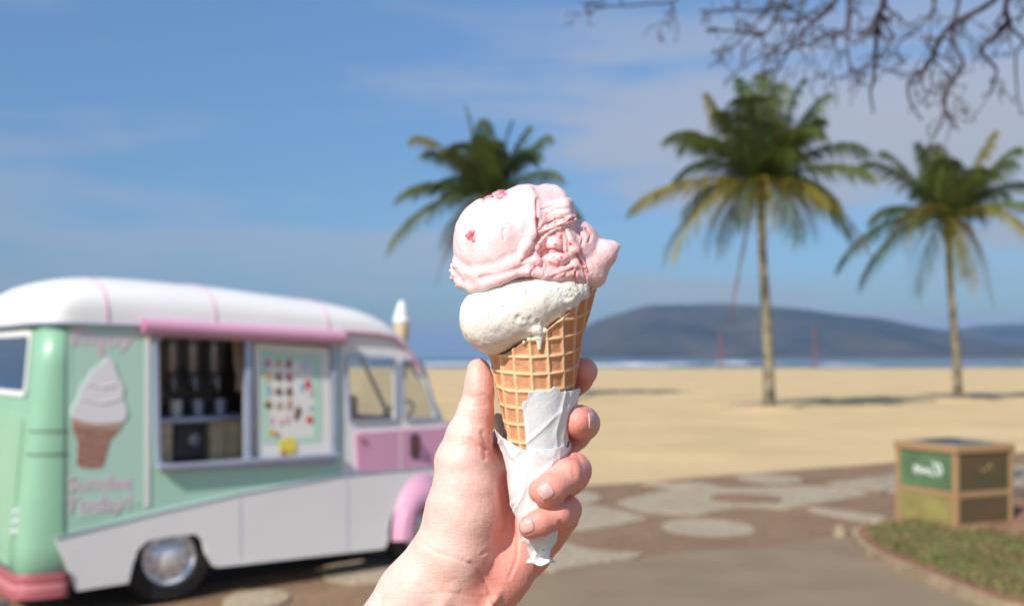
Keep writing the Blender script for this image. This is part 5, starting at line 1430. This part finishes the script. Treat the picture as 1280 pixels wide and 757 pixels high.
# ================================================================ BARE TREE overhead, right
m_bark = mat('bare bark', (.065, .05, .055), .9, var=.3, vscale=14, bump=.6, bscale=50)
TD = 8.0; root_p = Vector((8.4, 9.5, 0))
tree = empty('bare_tree', root_p); tag(tree, 'leafless tree reaching its dark twigs into the top right of the view', 'tree')
mb = MB(); tp = [Vector((0, 0, -.2)), Vector((.05, 0, .8)), Vector((-.1, -.1, 2.2)), Vector((-.35, -.2, 3.6)), Vector((-.9, -.5, 4.7))]
mb.tube(tp, [.30, .23, .19, .17, .14], 14); mb.build('trunk', m_bark, tree, smooth=True)
fork = tp[-1] + root_p
rt = random.Random(12)
def bez(pts, n):
    """smooth path through the points (Catmull-Rom)"""
    P = [pts[0]] + pts + [pts[-1]]; out = []
    for i in range(1, len(P) - 2):
        for k in range(n):
            t = k / n; a, b, c, d = P[i-1], P[i], P[i+1], P[i+2]
            out.append(.5 * ((2*b) + (c - a) * t + (2*a - 5*b + 4*c - d) * t*t + (3*b - a - 3*c + d) * t**3))
    out.append(P[-2]); return out
def branch(pts, r0, r1, lvl=0, name='branch'):
    n = len(pts); jit = .02 + .01 * lvl
    q = [p + Vector((rt.uniform(-jit, jit), rt.uniform(-jit, jit), rt.uniform(-jit, jit))) if 0 < i < n - 1 else p for i, p in enumerate(pts)]
    path = bez(q, 4); rad = [r0 + (r1 - r0) * (i / (len(path) - 1)) ** .8 for i in range(len(path))]
    mb = MB(); mb.tube([p - root_p for p in path], rad, 6); mb.build(name, m_bark, tree, smooth=True); return path, rad
def twigs(path, rad, cnt, ln, lvl):
    for _ in range(cnt):
        i = rt.randrange(int(len(path) * .1), len(path) - 1); p = path[i]; d = (path[i + 1] - path[i]).normalized()
        sd = Vector((rt.gauss(0, 1), rt.gauss(0, .7), rt.gauss(-.25, .8))); sd = (sd - d * sd.dot(d)).normalized()
        dr = (d * .7 + sd * .8).normalized(); pts = [p]; L_ = ln * rt.uniform(.5, 1.2)
        for k in range(5):
            dr = (dr + Vector((rt.gauss(0, .28), rt.gauss(0, .28), rt.gauss(-.08, .28)))).normalized(); pts.append(pts[-1] + dr * L_ / 5)
        r = max(rad[i] * .62, .006); pa, ra = branch(pts, r, .0035, lvl, 'twig')
        if lvl < 2: twigs(pa, ra, rt.choice([1, 2, 2]), ln * .6, lvl + 1)
mains = [
    ([(1075, -60), (1044, 0), (1026, 22), (1000, 48), (978, 79), (965, 98)], 7.6, .030, 8), ([(1020, -70), (982, 0), (956, 39), (925, 37), (882, 38)], 8.2, .026, 7),
    ([(1090, -60), (1066, 0), (1057, 35), (1026, 50), (990, 62), (952, 71)], 8.8, .028, 8), ([(1105, -60), (1103, 0), (1094, 22), (1098, 44), (1094, 74), (1091, 103), (1087, 112), (1092, 142)], 7.2, .034, 9),
    ([(1270, -50), (1240, 0), (1192, 31), (1170, 57), (1162, 83), (1136, 98), (1138, 125), (1153, 151)], 7.5, .032, 9), ([(1300, -60), (1262, 0), (1260, 31), (1227, 61), (1240, 82), (1244, 95), (1235, 122)], 7.0, .030, 7),
    ([(1262, -20), (1261, 32), (1280, 48), (1271, 70), (1272, 124)], 7.4, .022, 5), ([(1210, -60), (1197, 0), (1188, 45), (1208, 78), (1186, 112), (1183, 130), (1198, 163)], 8.4, .026, 7),
    ([(900, -60), (850, -5), (810, 4), (768, 8), (738, 5)], 8.6, .016, 4), ([(1000, -60), (1010, -5), (960, 12), (905, 10), (880, 22)], 8.0, .02, 6), ([(1150, -60), (1165, 0), (1150, 30), (1120, 55), (1130, 80)], 8.2, .022, 6),
    ([(1050, -40), (1060, 10), (1058, 60), (1066, 85), (1050, 100)], 8.5, .018, 5), ([(1010, -50), (1000, 0), (985, 50), (930, 85), (905, 108)], 9.0, .018, 6), ([(960, -50), (965, 0), (920, 55), (885, 85)], 9.0, .014, 4)]
hub1 = PT(1120, -190, 8.0); hub2 = PT(1330, -170, 7.6)
la, lra = branch([fork, fork.lerp(hub2, .5) + Vector((0, 0, .25)), hub2], .13, .07); lb, lrb = branch([hub2, hub2.lerp(hub1, .5) + Vector((0, 0, .2)), hub1], .07, .055)
lc, lrc = branch([hub1, PT(1000, -160, 8.3), PT(900, -110, 8.5)], .05, .03)
branch([fork, fork + Vector((1.2, .3, 1.5)), fork + Vector((2.6, .4, 2.4))], .12, .05); branch([fork, fork + Vector((-.2, 1.2, 1.6)), fork + Vector((-.3, 2.6, 2.6))], .10, .04)
for pxs, d, r, nt_ in mains:
    p3 = [PT(u, v, d + .12 * i * (1 if d < 8 else -1)) for i, (u, v) in enumerate(pxs)]
    cand = la + lb + lc; near = min(cand, key=lambda c: (c - p3[0]).length)
    path, rad = branch([near, near.lerp(p3[0], .5) + Vector((0, 0, .08))] + p3, r * 1.05, .007)
    k0 = int(len(path) * .15); twigs(path[k0:], rad[k0:], int(nt_ * 1.3), .38, 1)

# ================================================================ HAZE
m_haze = bpy.data.materials.new('haze'); m_haze.use_nodes = True; N, L = m_haze.node_tree.nodes, m_haze.node_tree.links
N.remove(N['Principled BSDF']); pv = N.new('ShaderNodeVolumePrincipled'); pv.inputs['Color'].default_value = (.32, .58, 1.0, 1); pv.inputs['Density'].default_value = .80e-4; pv.inputs['Anisotropy'].default_value = 0.0
L.new(pv.outputs[0], N['Material Output'].inputs['Volume'])
mb = MB(); mb.box((-15000, -400, -1.6), (15000, 15500, 330)); hz = mb.build('haze', m_haze); hz['kind'] = 'stuff'; hz['label'] = 'thin blue sea haze in the air over the bay'
